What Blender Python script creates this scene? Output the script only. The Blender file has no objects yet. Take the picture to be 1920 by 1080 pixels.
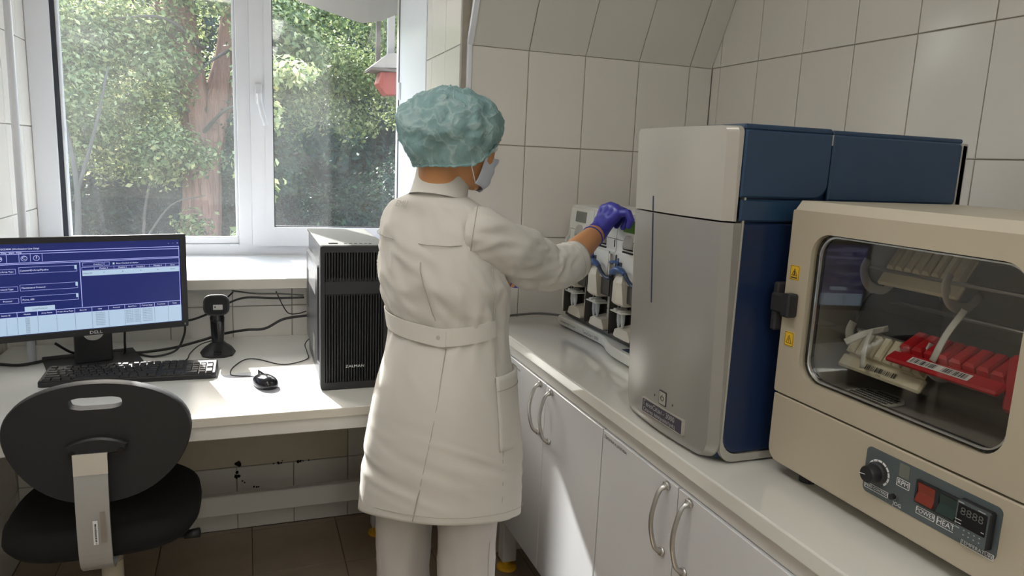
import bpy, bmesh, math, random
import numpy as np
from mathutils import Vector, Matrix, noise

random.seed(7)
PI = math.pi
SC = bpy.context.scene
COL = SC.collection

# ------------------------------------------------------------------ camera, sky, sun, exposure
CAM = Vector((-1.5505, -2.252, 1.392))
cd = bpy.data.cameras.new('camera')
cd.sensor_fit = 'HORIZONTAL'
cd.sensor_width = 36.0
cd.lens = 36.0 * 1357.4 / 1920.0
cd.clip_start = 0.02
cam = bpy.data.objects.new('camera', cd)
COL.objects.link(cam)
_r = Vector((0.93944839, -0.33999016, 0.04293497))
_d = Vector((-0.01956137, -0.17828648, -0.98378417))
_f = Vector((0.34213166, 0.92337458, -0.17414162))
cam.matrix_world = Matrix(((_r.x, -_d.x, -_f.x, CAM.x), (_r.y, -_d.y, -_f.y, CAM.y),
                           (_r.z, -_d.z, -_f.z, CAM.z), (0, 0, 0, 1)))
SC.camera = cam

SUN_DIR = Vector((0.27, -1.0, -0.784)).normalized()
world = bpy.data.worlds.new('sky')
SC.world = world
world.use_nodes = True
wn = world.node_tree
wn.nodes.clear()
sky = wn.nodes.new('ShaderNodeTexSky')
sky.sky_type = 'NISHITA'
sky.sun_disc = False
sky.sun_elevation = math.radians(37.1)
sky.sun_rotation = math.radians(-15.1)
sky.air_density = 1.3
sky.dust_density = 2.0
bg = wn.nodes.new('ShaderNodeBackground')
bg.inputs['Strength'].default_value = 0.5
wo = wn.nodes.new('ShaderNodeOutputWorld')
wn.links.new(sky.outputs[0], bg.inputs[0])
wn.links.new(bg.outputs[0], wo.inputs[0])

sd = bpy.data.lights.new('sun', 'SUN')
sd.energy = 5.2
sd.angle = math.radians(0.53)
sd.color = (1.0, 0.97, 0.94)
sun = bpy.data.objects.new('sun', sd)
sun.rotation_euler = SUN_DIR.to_track_quat('-Z', 'Y').to_euler()
sun.location = (-2, 8, 8)
COL.objects.link(sun)

SC.view_settings.view_transform = 'Standard'
SC.view_settings.look = 'None'
SC.view_settings.gamma = 1.0
SC.view_settings.use_curve_mapping = False
SC.view_settings.exposure = 1.55

# ------------------------------------------------------------------ materials
MATS = {}


def mat(name, col, rough=0.5, metal=0.0, spec=0.5, bump=None, var=None, coat=0.0, emit=None, trans=0.0, alpha=1.0, sheen=0.0):
    """principled material; var=(scale, amount) breaks up the colour, bump=(scale, strength, distance)"""
    m = bpy.data.materials.new(name)
    m.use_nodes = True
    nt = m.node_tree
    b = nt.nodes['Principled BSDF']
    b.inputs['Base Color'].default_value = (*col, 1)
    b.inputs['Roughness'].default_value = rough
    b.inputs['Metallic'].default_value = metal
    b.inputs['Specular IOR Level'].default_value = spec
    b.inputs['Coat Weight'].default_value = coat
    b.inputs['Transmission Weight'].default_value = trans
    b.inputs['Sheen Weight'].default_value = sheen
    b.inputs['Alpha'].default_value = alpha
    if emit:
        b.inputs['Emission Color'].default_value = (*emit[0], 1)
        b.inputs['Emission Strength'].default_value = emit[1]
    if var or bump:
        tc = nt.nodes.new('ShaderNodeTexCoord')
    if var:
        n = nt.nodes.new('ShaderNodeTexNoise')
        n.inputs['Scale'].default_value = var[0]
        n.inputs['Detail'].default_value = 5
        nt.links.new(tc.outputs['Object'], n.inputs['Vector'])
        mx = nt.nodes.new('ShaderNodeMix')
        mx.data_type = 'RGBA'
        k = var[1]
        mx.inputs[6].default_value = (*[c * (1 - k) for c in col], 1)
        mx.inputs[7].default_value = (*[min(1, c * (1 + k)) for c in col], 1)
        nt.links.new(n.outputs['Fac'], mx.inputs[0])
        nt.links.new(mx.outputs[2], b.inputs['Base Color'])
    if bump:
        n2 = nt.nodes.new('ShaderNodeTexNoise')
        n2.inputs['Scale'].default_value = bump[0]
        n2.inputs['Detail'].default_value = 4
        nt.links.new(tc.outputs['Object'], n2.inputs['Vector'])
        bp = nt.nodes.new('ShaderNodeBump')
        bp.inputs['Strength'].default_value = bump[1]
        bp.inputs['Distance'].default_value = bump[2]
        nt.links.new(n2.outputs['Fac'], bp.inputs['Height'])
        nt.links.new(bp.outputs['Normal'], b.inputs['Normal'])
    MATS[name] = m
    return m


def glass_mat(name, tint=(1, 1, 1), refl=1.0, dust=0.0, dust_scale=3.0):
    """thin pane: see-through, mirror-like by Fresnel, with a film of dust that scatters light"""
    m = bpy.data.materials.new(name)
    m.use_nodes = True
    nt = m.node_tree
    nt.nodes.clear()
    out = nt.nodes.new('ShaderNodeOutputMaterial')
    tr = nt.nodes.new('ShaderNodeBsdfTransparent')
    tr.inputs[0].default_value = (*tint, 1)
    gl = nt.nodes.new('ShaderNodeBsdfGlossy')
    gl.inputs['Roughness'].default_value = 0.02
    fr = nt.nodes.new('ShaderNodeFresnel')
    ge = nt.nodes.new('ShaderNodeNewGeometry')                      # same ratio from both sides of the pane
    io = nt.nodes.new('ShaderNodeMapRange')
    io.inputs[3].default_value = 1.5
    io.inputs[4].default_value = 1 / 1.5
    nt.links.new(ge.outputs['Backfacing'], io.inputs[0])
    nt.links.new(io.outputs[0], fr.inputs[0])
    ml = nt.nodes.new('ShaderNodeMath')
    ml.operation = 'MULTIPLY'
    ml.inputs[1].default_value = refl
    ml.use_clamp = True
    nt.links.new(fr.outputs[0], ml.inputs[0])
    mx = nt.nodes.new('ShaderNodeMixShader')
    nt.links.new(ml.outputs[0], mx.inputs[0])
    nt.links.new(tr.outputs[0], mx.inputs[1])
    nt.links.new(gl.outputs[0], mx.inputs[2])
    last = mx
    if dust > 0:
        tl = nt.nodes.new('ShaderNodeBsdfTranslucent')
        tl.inputs[0].default_value = (0.9, 0.93, 0.95, 1)
        tc = nt.nodes.new('ShaderNodeTexCoord')
        n = nt.nodes.new('ShaderNodeTexNoise')
        n.inputs['Scale'].default_value = dust_scale
        n.inputs['Detail'].default_value = 6
        nt.links.new(tc.outputs['Object'], n.inputs['Vector'])
        mr = nt.nodes.new('ShaderNodeMapRange')
        mr.inputs[1].default_value = 0.35
        mr.inputs[2].default_value = 0.75
        mr.inputs[3].default_value = dust * 0.45
        mr.inputs[4].default_value = dust * 1.6
        nt.links.new(n.outputs['Fac'], mr.inputs[0])
        m2 = nt.nodes.new('ShaderNodeMixShader')
        nt.links.new(mr.outputs[0], m2.inputs[0])
        nt.links.new(mx.outputs[0], m2.inputs[1])
        nt.links.new(tl.outputs[0], m2.inputs[2])
        last = m2
    nt.links.new(last.outputs[0], out.inputs[0])
    MATS[name] = m
    return m


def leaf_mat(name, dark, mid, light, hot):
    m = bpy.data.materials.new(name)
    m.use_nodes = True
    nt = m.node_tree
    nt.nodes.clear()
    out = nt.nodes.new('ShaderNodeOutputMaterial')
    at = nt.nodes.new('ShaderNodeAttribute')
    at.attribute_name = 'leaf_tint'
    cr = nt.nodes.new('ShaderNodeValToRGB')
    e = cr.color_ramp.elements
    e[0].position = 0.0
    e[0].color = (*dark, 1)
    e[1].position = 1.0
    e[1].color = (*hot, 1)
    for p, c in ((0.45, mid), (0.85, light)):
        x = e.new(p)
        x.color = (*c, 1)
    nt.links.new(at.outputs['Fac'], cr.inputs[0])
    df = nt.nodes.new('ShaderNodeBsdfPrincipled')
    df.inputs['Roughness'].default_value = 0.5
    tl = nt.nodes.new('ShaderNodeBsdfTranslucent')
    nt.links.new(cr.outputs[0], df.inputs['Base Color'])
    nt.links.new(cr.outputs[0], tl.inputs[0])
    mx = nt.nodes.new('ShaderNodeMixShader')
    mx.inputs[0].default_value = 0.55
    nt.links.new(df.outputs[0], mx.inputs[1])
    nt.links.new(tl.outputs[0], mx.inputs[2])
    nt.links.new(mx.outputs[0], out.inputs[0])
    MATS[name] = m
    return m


M_tile = mat('glazed_tile', (0.74, 0.71, 0.665), 0.16, spec=0.5, var=(3, 0.03))
M_slope = mat('painted_tile', (0.68, 0.665, 0.61), 0.3, spec=0.4, var=(3, 0.03))
M_grout = mat('grout', (0.36, 0.33, 0.28), 0.9, var=(30, 0.2))
M_floor = mat('floor_tile', (0.34, 0.27, 0.20), 0.35, var=(9, 0.18), bump=(60, 0.1, 0.002))
M_fgrout = mat('floor_grout', (0.13, 0.10, 0.075), 0.9)
M_plaster = mat('plaster', (0.60, 0.53, 0.43), 0.9, var=(8, 0.12), bump=(25, 0.3, 0.006))
M_paint = mat('wall_paint', (0.72, 0.69, 0.63), 0.8, var=(2, 0.03))
M_ceil = mat('ceiling_paint', (0.78, 0.77, 0.74), 0.9)
M_hole = mat('hole_dark', (0.015, 0.012, 0.01), 0.9)
M_pvc = mat('white_pvc', (0.78, 0.80, 0.86), 0.3)
M_gasket = mat('rubber_gasket', (0.03, 0.035, 0.05), 0.6)
M_sill = mat('sill_laminate', (0.82, 0.83, 0.82), 0.3)
M_desk = mat('white_laminate', (0.80, 0.80, 0.76), 0.22, var=(6, 0.02))
M_edge = mat('laminate_edge', (0.66, 0.62, 0.55), 0.45)
M_counter = mat('glossy_worktop', (0.74, 0.735, 0.69), 0.05, coat=0.6)
M_cab = mat('cabinet_white', (0.67, 0.675, 0.70), 0.28)
M_wmetal = mat('white_metal', (0.68, 0.66, 0.63), 0.4)
M_yellow = mat('yellow_plastic', (0.78, 0.42, 0.02), 0.4)
M_chrome = mat('chrome', (0.78, 0.77, 0.75), 0.14, 1.0)
M_bar = mat('satin_bar', (0.60, 0.61, 0.63), 0.38, 0.6)
M_steel = mat('brushed_steel', (0.55, 0.54, 0.53), 0.32, 1.0)
M_black = mat('black_plastic', (0.018, 0.018, 0.021), 0.42)
M_blackg = mat('gloss_black', (0.012, 0.012, 0.015), 0.15)
M_window = mat('scanner_window', (0.008, 0.008, 0.010), 0.4, spec=0.25)
M_blackm = mat('black_textured', (0.022, 0.022, 0.025), 0.6, bump=(400, 0.15, 0.001))
M_pcs = mat('case_steel', (0.035, 0.038, 0.045), 0.28, 0.35)
M_pct = mat('case_top', (0.10, 0.10, 0.09), 0.5, 0.0, spec=0.25)
M_fabric = mat('black_fabric', (0.010, 0.010, 0.011), 0.95, bump=(500, 0.3, 0.001))
M_key = mat('keycap', (0.022, 0.022, 0.024), 0.5)
M_white = mat('print_white', (0.85, 0.85, 0.85), 0.6)
M_greyp = mat('print_grey', (0.50, 0.50, 0.52), 0.6)
M_ink = mat('print_ink', (0.03, 0.03, 0.035), 0.6)
M_scr = mat('screen_blue', (0.01, 0.015, 0.08), 0.25, emit=((0.014, 0.024, 0.16), 0.22))
M_scp = mat('screen_pale', (0.1, 0.15, 0.2), 0.3, emit=((0.36, 0.47, 0.60), 0.38))
M_scl = mat('screen_line', (0.1, 0.1, 0.2), 0.3, emit=((0.33, 0.36, 0.70), 0.45))
M_sct = mat('screen_text', (0.1, 0.1, 0.2), 0.3, emit=((0.62, 0.65, 0.85), 0.45))
M_scd = mat('screen_ink', (0.02, 0.03, 0.06), 0.4)
M_silver = mat('silver_paint', (0.36, 0.35, 0.335), 0.27, 0.3)
M_silver2 = mat('silver_edge', (0.44, 0.42, 0.38), 0.4, 0.1)
M_navy = mat('navy_plastic', (0.018, 0.052, 0.115), 0.38)
M_navyd = mat('deep_navy_plastic', (0.010, 0.024, 0.075), 0.33)
M_beige = mat('beige_enamel', (0.47, 0.415, 0.315), 0.4, var=(4, 0.02))
M_beige2 = mat('beige_light', (0.55, 0.50, 0.40), 0.4)
M_panel = mat('control_grey', (0.085, 0.105, 0.112), 0.45)
M_instr = mat('instrument_white', (0.66, 0.66, 0.62), 0.4)
M_instrg = mat('instrument_grey', (0.40, 0.40, 0.385), 0.45)
M_recess = mat('recess_dark', (0.055, 0.05, 0.045), 0.5)
M_lever = mat('blue_lever', (0.045, 0.10, 0.27), 0.35)
M_lever2 = mat('dark_blue_arm', (0.02, 0.035, 0.075), 0.4)
M_beak = mat('cream_plastic', (0.60, 0.56, 0.47), 0.45)
M_tube = mat('frosted_tube', (0.75, 0.80, 0.84), 0.25, alpha=0.72)
M_lcdg = mat('lcd_grey', (0.16, 0.17, 0.15), 0.3)
M_lcdl = mat('lcd_lit', (0.05, 0.10, 0.015), 0.3, emit=((0.06, 0.16, 0.01), 0.05))
M_warn = mat('warning_yellow', (0.80, 0.50, 0.03), 0.5)
M_red = mat('red_rocker', (0.14, 0.018, 0.008), 0.25, emit=((0.8, 0.06, 0.01), 0.015))
M_redp = mat('red_plastic', (0.50, 0.012, 0.02), 0.35)
M_cream = mat('cream_rack', (0.72, 0.66, 0.50), 0.45)
M_inner = mat('oven_steel', (0.42, 0.40, 0.36), 0.45, 0.3)
M_green = mat('dark_rocker', (0.01, 0.03, 0.025), 0.25)
M_skin = mat('skin', (0.60, 0.285, 0.125), 0.5, var=(40, 0.05))
M_hair = mat('dark_hair', (0.03, 0.018, 0.01), 0.6)
M_coat = mat('white_cotton', (0.68, 0.655, 0.61), 0.85, bump=(900, 0.08, 0.0006), sheen=0.15)
M_coat2 = mat('white_stitch', (0.50, 0.475, 0.43), 0.85)
M_trouser = mat('grey_trouser', (0.60, 0.565, 0.545), 0.85, bump=(900, 0.08, 0.0006))
M_glove = mat('nitrile_glove', (0.038, 0.036, 0.36), 0.42, bump=(120, 0.12, 0.002))
M_mask = mat('mask_fabric', (0.62, 0.66, 0.76), 0.85, bump=(300, 0.1, 0.0006))
M_shoe = mat('white_shoe', (0.75, 0.74, 0.72), 0.5)
M_bark = mat('bark', (0.26, 0.14, 0.11), 0.9, var=(5, 0.5), bump=(8, 1.0, 0.10))
_nt = M_bark.node_tree                                              # long vertical furrows
_mp = _nt.nodes.new('ShaderNodeMapping')
_mp.inputs['Scale'].default_value = (2.6, 2.6, 0.35)
_tc = [n for n in _nt.nodes if n.type == 'TEX_COORD'][0]
_nt.links.new(_tc.outputs['Object'], _mp.inputs['Vector'])
for _n in [n for n in _nt.nodes if n.type == 'TEX_NOISE']:
    _nt.links.new(_mp.outputs[0], _n.inputs['Vector'])
M_barkd = mat('dark_bark', (0.09, 0.08, 0.07), 0.9, var=(8, 0.3))
M_soil = mat('garden_soil', (0.035, 0.04, 0.02), 0.95, var=(3, 0.4))
M_awn = mat('awning_fabric', (0.50, 0.48, 0.46), 0.8)
M_feedr = mat('faded_red_plastic', (0.27, 0.05, 0.04), 0.4)
M_feedw = mat('weathered_white_wood', (0.33, 0.30, 0.28), 0.7, var=(20, 0.1))
M_feedd = mat('weathered_grey_wood', (0.13, 0.105, 0.095), 0.8, var=(20, 0.2))
M_paper = mat('clear_sleeve', (0.83, 0.85, 0.92), 0.12, alpha=0.55)
M_cable = mat('cable_black', (0.015, 0.015, 0.016), 0.5)
M_cableg = mat('cable_grey', (0.13, 0.13, 0.125), 0.5)
M_fill = mat('fill_light_diffuser', (0.9, 0.9, 0.9), 0.5, emit=((1.0, 0.965, 0.915), 2.4))  # glow of the added ceiling fill lights
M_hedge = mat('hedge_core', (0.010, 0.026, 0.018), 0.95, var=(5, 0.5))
M_cap = None


def cap_material():
    m = mat('bouffant_nonwoven', (0.30, 0.50, 0.51), 0.6)
    nt = m.node_tree
    b = nt.nodes['Principled BSDF']
    # crumple lines: ridges of two noises, crease highlights painted in as paler colour
    tc = nt.nodes.new('ShaderNodeTexCoord')
    hs = []
    for sc, di in ((16, 1.2), (38, 0.8)):
        n = nt.nodes.new('ShaderNodeTexNoise')
        n.inputs['Scale'].default_value = sc
        n.inputs['Detail'].default_value = 2
        n.inputs['Distortion'].default_value = di
        nt.links.new(tc.outputs['Object'], n.inputs['Vector'])
        s1 = nt.nodes.new('ShaderNodeMath')
        s1.operation = 'SUBTRACT'
        s1.inputs[1].default_value = 0.5
        nt.links.new(n.outputs['Fac'], s1.inputs[0])
        s2 = nt.nodes.new('ShaderNodeMath')
        s2.operation = 'ABSOLUTE'
        nt.links.new(s1.outputs[0], s2.inputs[0])
        s3 = nt.nodes.new('ShaderNodeMapRange')
        s3.inputs[1].default_value = 0.0
        s3.inputs[2].default_value = 0.10
        s3.inputs[3].default_value = 1.0
        s3.inputs[4].default_value = 0.0
        nt.links.new(s2.outputs[0], s3.inputs[0])
        hs.append(s3)
    ad = nt.nodes.new('ShaderNodeMath')
    ad.operation = 'MULTIPLY_ADD'
    ad.inputs[1].default_value = 0.45
    nt.links.new(hs[1].outputs[0], ad.inputs[0])
    nt.links.new(hs[0].outputs[0], ad.inputs[2])
    bp = nt.nodes.new('ShaderNodeBump')
    bp.inputs['Strength'].default_value = 0.38
    bp.inputs['Distance'].default_value = 0.004
    nt.links.new(ad.outputs[0], bp.inputs['Height'])
    nt.links.new(bp.outputs['Normal'], b.inputs['Normal'])
    cm = nt.nodes.new('ShaderNodeMix')
    cm.data_type = 'RGBA'
    cm.inputs[6].default_value = (0.34, 0.54, 0.57, 1)
    cm.inputs[7].default_value = (0.58, 0.76, 0.77, 1)
    pw = nt.nodes.new('ShaderNodeMath')
    pw.operation = 'POWER'
    pw.inputs[1].default_value = 3.0
    nt.links.new(hs[0].outputs[0], pw.inputs[0])
    nt.links.new(pw.outputs[0], cm.inputs[0])
    nt.links.new(cm.outputs[2], b.inputs['Base Color'])
    tl = nt.nodes.new('ShaderNodeBsdfTranslucent')
    tl.inputs[0].default_value = (0.33, 0.60, 0.62, 1)
    mx = nt.nodes.new('ShaderNodeMixShader')
    mx.inputs[0].default_value = 0.3
    out = nt.nodes['Material Output']
    nt.links.new(b.outputs[0], mx.inputs[1])
    nt.links.new(tl.outputs[0], mx.inputs[2])
    nt.links.new(mx.outputs[0], out.inputs[0])
    return m


M_cap = cap_material()
# awning cloth lets light through
_nt = M_awn.node_tree
_tl = _nt.nodes.new('ShaderNodeBsdfTranslucent')
_tl.inputs[0].default_value = (0.45, 0.43, 0.41, 1)
_mx = _nt.nodes.new('ShaderNodeMixShader')
_mx.inputs[0].default_value = 0.5
_nt.links.new(_nt.nodes['Principled BSDF'].outputs[0], _mx.inputs[1])
_nt.links.new(_tl.outputs[0], _mx.inputs[2])
_nt.links.new(_mx.outputs[0], _nt.nodes['Material Output'].inputs[0])

M_fillblind = mat('fill_blind_cloth', (0.80, 0.70, 0.56), 0.8)  # cloth of the added rear blind, tints the fill light warm
_nt = M_fillblind.node_tree
_tl = _nt.nodes.new('ShaderNodeBsdfTranslucent')
_tl.inputs[0].default_value = (0.95, 0.80, 0.60, 1)
_mx = _nt.nodes.new('ShaderNodeMixShader')
_mx.inputs[0].default_value = 0.75
_nt.links.new(_nt.nodes['Principled BSDF'].outputs[0], _mx.inputs[1])
_nt.links.new(_tl.outputs[0], _mx.inputs[2])
_nt.links.new(_mx.outputs[0], _nt.nodes['Material Output'].inputs[0])
M_glass = glass_mat('window_glass', (0.97, 0.985, 0.98), 0.9, dust=0.016, dust_scale=2.2)
M_oglass = glass_mat('oven_glass', (0.93, 0.93, 0.91), 1.3)
M_leafA = leaf_mat('leaf_sunlit_tone', (0.03, 0.06, 0.025), (0.19, 0.26, 0.09), (0.62, 0.64, 0.34), (0.85, 0.78, 0.36))  # sunlit glare on the leaves is put into these colours
M_leafB = leaf_mat('leaf_shade_tone', (0.008, 0.028, 0.024), (0.024, 0.07, 0.05), (0.08, 0.15, 0.075), (0.36, 0.38, 0.19))  # shade and bluish haze over the leaves are put into these colours

# ------------------------------------------------------------------ object helpers
WM = {}


def link(o):
    COL.objects.link(o)
    return o


def thing(name, label, cat, loc=(0, 0, 0), rotz=0.0, group=None, kind=None):
    o = bpy.data.objects.new(name, None)
    o.empty_display_size = 0.05
    o.location = loc
    o.rotation_euler = (0, 0, rotz)
    o['label'] = label
    o['category'] = cat
    if group:
        o['group'] = group
    if kind:
        o['kind'] = kind
    link(o)
    WM[o.name] = Matrix.Translation(loc) @ Matrix.Rotation(rotz, 4, 'Z')
    return o


def tag(o, label, cat, group=None):
    o['label'] = label
    o['category'] = cat
    if group:
        o['group'] = group
    return o


def struct(o):
    o['kind'] = 'structure'
    return o


def obj(name, bm, m, parent=None, local=False, smooth=False, label=None, origin=None):
    """link a bmesh as one object. Coordinates are world unless local=True (then in the parent's frame)."""
    me = bpy.data.meshes.new(name)
    if smooth:
        for f in bm.faces:
            f.smooth = True
    bm.normal_update()
    bm.to_mesh(me)
    bm.free()
    return objm(name, me, m, parent, local, label, origin)


def objm(name, me, m, parent=None, local=False, label=None, origin=None):
    if m is not None and len(me.materials) == 0:
        me.materials.append(m)
    o = bpy.data.objects.new(name, me)
    link(o)
    pw = WM.get(parent.name, Matrix.Identity(4)) if parent else Matrix.Identity(4)
    if local:
        w = pw.copy()
    else:
        if parent:
            me.transform(pw.inverted())
        w = pw.copy()
    if origin is not None and not parent:
        me.transform(Matrix.Translation(-Vector(origin)))
        o.location = origin
        w = Matrix.Translation(origin)
    if parent:
        o.parent = parent
    WM[o.name] = w
    if label:
        o['label'] = label
    return o


def sharp(o, deg=40):
    """smooth shading with sharp creases"""
    me = o.data
    for p in me.polygons:
        p.use_smooth = True
    me.set_sharp_from_angle(angle=math.radians(deg))
    return o


def inst(name, src, parent, M):
    """another object with the same mesh, placed by M (in the parent's frame)"""
    o = bpy.data.objects.new(name, src if isinstance(src, bpy.types.Mesh) else src.data)
    link(o)
    o.parent = parent
    o.matrix_local = M
    return o


def frame(o, ux, uy):
    ux = Vector(ux).normalized()
    uy = Vector(uy)
    uz = ux.cross(uy).normalized()
    uy = uz.cross(ux)
    return Matrix(((ux.x, uy.x, uz.x, o[0]), (ux.y, uy.y, uz.y, o[1]), (ux.z, uy.z, uz.z, o[2]), (0, 0, 0, 1)))


def faceX(x, y, z):   # a sheet on a plane that looks to -x (its right is -y)
    return frame((x, y, z), (0, -1, 0), (0, 0, 1))


def faceY(x, y, z):   # a sheet on a plane that looks to -y (its right is +x)
    return frame((x, y, z), (1, 0, 0), (0, 0, 1))


def faceZ(x, y, z, a=0.0):
    return Matrix.Translation((x, y, z)) @ Matrix.Rotation(a, 4, 'Z')


def B():
    return bmesh.new()


def box(bm, x0, x1, y0, y1, z0, z1, bev=0.0, seg=1, M=None):
    if x0 > x1: x0, x1 = x1, x0
    if y0 > y1: y0, y1 = y1, y0
    if z0 > z1: z0, z1 = z1, z0
    c = [(x0, y0, z0), (x1, y0, z0), (x1, y1, z0), (x0, y1, z0), (x0, y0, z1), (x1, y0, z1), (x1, y1, z1), (x0, y1, z1)]
    t = bmesh.new() if bev else bm
    v = [t.verts.new(p) for p in c]
    for f in ((0, 3, 2, 1), (4, 5, 6, 7), (0, 1, 5, 4), (1, 2, 6, 5), (2, 3, 7, 6), (3, 0, 4, 7)):
        t.faces.new([v[i] for i in f])
    if bev:
        b = min(bev, 0.49 * min(x1 - x0, y1 - y0, z1 - z0))
        bmesh.ops.bevel(t, geom=list(t.edges), offset=b, segments=seg, profile=0.5, affect='EDGES')
        merge(bm, t, M)
    elif M is not None:
        for q in v:
            q.co = M @ q.co
    return bm


def merge(bm, t, M=None):
    t.verts.index_update()
    vs = [bm.verts.new((M @ q.co) if M is not None else q.co) for q in t.verts]
    for f in t.faces:
        try:
            n = bm.faces.new([vs[q.index] for q in f.verts])
            n.smooth = f.smooth
        except ValueError:
            pass
    t.free()


def loft(bm, rings, cap0=True, cap1=True, closed=True, M=None):
    R = [[bm.verts.new((M @ Vector(p)) if M is not None else p) for p in r] for r in rings]
    n = len(R[0])
    for a, b in zip(R[:-1], R[1:]):
        for i in range(n if closed else n - 1):
            j = (i + 1) % n
            bm.faces.new((a[i], a[j], b[j], b[i]))
    if cap0:
        bm.faces.new(R[0][::-1])
    if cap1:
        bm.faces.new(R[-1])
    return R


def rrect(x0, x1, y0, y1, r, n=5):
    """rounded rectangle, counter-clockwise; r may be 4 radii (x1y0, x1y1, x0y1, x0y0)"""
    if not isinstance(r, (tuple, list)):
        r = (r,) * 4
    pts = []
    for (cx, cy, a, q) in ((x1, y0, -90, r[0]), (x1, y1, 0, r[1]), (x0, y1, 90, r[2]), (x0, y0, 180, r[3])):
        ox = cx - q if cx == x1 else cx + q
        oy = cy + q if cy == y0 else cy - q
        for k in range(n + 1):
            t = math.radians(a + 90 * k / n)
            pts.append((ox + q * math.cos(t), oy + q * math.sin(t)))
    return pts


def ell(cx, cy, a, b, n=32, p=2.0):
    out = []
    for k in range(n):
        t = 2 * PI * k / n
        c, s = math.cos(t), math.sin(t)
        out.append((cx + a * math.copysign(abs(c) ** (2 / p), c), cy + b * math.copysign(abs(s) ** (2 / p), s)))
    return out


def prism(bm, pts, z0, z1, M=None, bev=0.0):
    """extrude a 2-D outline from z0 to z1 in the frame M; bev draws the outer face in"""
    if bev:
        cx = sum(p[0] for p in pts) / len(pts)
        cy = sum(p[1] for p in pts) / len(pts)
        w = max(p[0] for p in pts) - min(p[0] for p in pts)
        h = max(p[1] for p in pts) - min(p[1] for p in pts)
        ins = [(cx + (p[0] - cx) * (1 - 2 * bev / w), cy + (p[1] - cy) * (1 - 2 * bev / h)) for p in pts]
        k = bev if z1 > z0 else -bev
        rings = [[(*p, z0) for p in pts], [(*p, z1 - k) for p in pts], [(*p, z1) for p in ins]]
    else:
        rings = [[(*p, z0) for p in pts], [(*p, z1) for p in pts]]
    if z1 < z0:
        rings = rings[::-1]
    loft(bm, rings, M=M)
    return bm


def ringprism(bm, outer, inner, z0, z1, M=None):
    """frame-like plate: outer and inner outlines have the same count"""
    n = len(outer)
    T = (lambda p: M @ Vector(p)) if M is not None else (lambda p: p)
    V = [[bm.verts.new(T((*p, z))) for p in ring] for ring, z in ((outer, z0), (outer, z1), (inner, z1), (inner, z0))]
    for a in range(4):
        b = (a + 1) % 4
        for i in range(n):
            j = (i + 1) % n
            bm.faces.new((V[a][i], V[a][j], V[b][j], V[b][i]))
    return bm


def lathe(bm, prof, n=24, M=None):
    rings = [[(r * math.cos(2 * PI * k / n), r * math.sin(2 * PI * k / n), z) for k in range(n)] for r, z in prof]
    loft(bm, rings, M=M)
    return bm


def cyl(bm, p0, p1, r0, r1=None, n=16):
    p0, p1 = Vector(p0), Vector(p1)
    r1 = r0 if r1 is None else r1
    d = (p1 - p0)
    M = Matrix.Translation(p0) @ d.to_track_quat('Z', 'Y').to_matrix().to_4x4()
    return lathe(bm, [(r0, 0), (r1, d.length)], n, M)


def spline(pts, k=8):
    P = [Vector(p) for p in pts]
    P = [2 * P[0] - P[1]] + P + [2 * P[-1] - P[-2]]
    out = []
    for i in range(1, len(P) - 2):
        a, b, c, d = P[i - 1], P[i], P[i + 1], P[i + 2]
        for s in range(k):
            t = s / k
            out.append(0.5 * ((2 * b) + (c - a) * t + (2 * a - 5 * b + 4 * c - d) * t * t + (3 * b - a - 3 * c + d) * t ** 3))
    out.append(P[-2].copy())
    return out


def tube(bm, path, r, n=8, flat=1.0, up=None, cap=True):
    """sweep a round (or flattened) section along points; r number or list"""
    P = [Vector(p) for p in path]
    m = len(P)
    rs = r if isinstance(r, (list, tuple)) else [r] * m
    rings = []
    pu = Vector(up) if up else None
    for i in range(m):
        t = (P[min(i + 1, m - 1)] - P[max(i - 1, 0)]).normalized()
        if pu is None:
            pu = Vector((0, 0, 1)) if abs(t.z) < 0.9 else Vector((1, 0, 0))
        s = t.cross(pu)
        if s.length < 1e-6:
            s = t.orthogonal()
        s.normalize()
        q = s.cross(t).normalized()
        if up is None:
            pu = q
        rings.append([P[i] + (s * math.cos(2 * PI * k / n) + q * math.sin(2 * PI * k / n) * flat) * rs[i] for k in range(n)])
    loft(bm, rings, cap, cap)
    return bm


def sphere(bm, c, r, nu=16, nv=10, M=None):
    """ellipsoid, r number or 3 radii"""
    if not isinstance(r, (tuple, list)):
        r = (r, r, r)
    rings = []
    for j in range(1, nv):
        f = PI * j / nv
        rings.append([(c[0] + r[0] * math.sin(f) * math.cos(2 * PI * k / nu), c[1] + r[1] * math.sin(f) * math.sin(2 * PI * k / nu),
                       c[2] - r[2] * math.cos(f)) for k in range(nu)])
    R = loft(bm, rings, False, False, M=M)
    T = (lambda p: M @ Vector(p)) if M is not None else (lambda p: p)
    lo = bm.verts.new(T((c[0], c[1], c[2] - r[2])))
    hi = bm.verts.new(T((c[0], c[1], c[2] + r[2])))
    for i in range(nu):
        j = (i + 1) % nu
        bm.faces.new((lo, R[0][j], R[0][i]))
        bm.faces.new((hi, R[-1][i], R[-1][j]))
    return bm


def chain(bm, pts, nu=14):
    """overlapping balls and cones along joints [(point, radius)] - later fused by remeshing"""
    for (p, r) in pts:
        sphere(bm, p, r, nu, 8)
    for (p, r), (q, s) in zip(pts[:-1], pts[1:]):
        if (Vector(q) - Vector(p)).length > 1e-4:
            cyl(bm, p, q, r, s, nu)
    return bm


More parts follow.
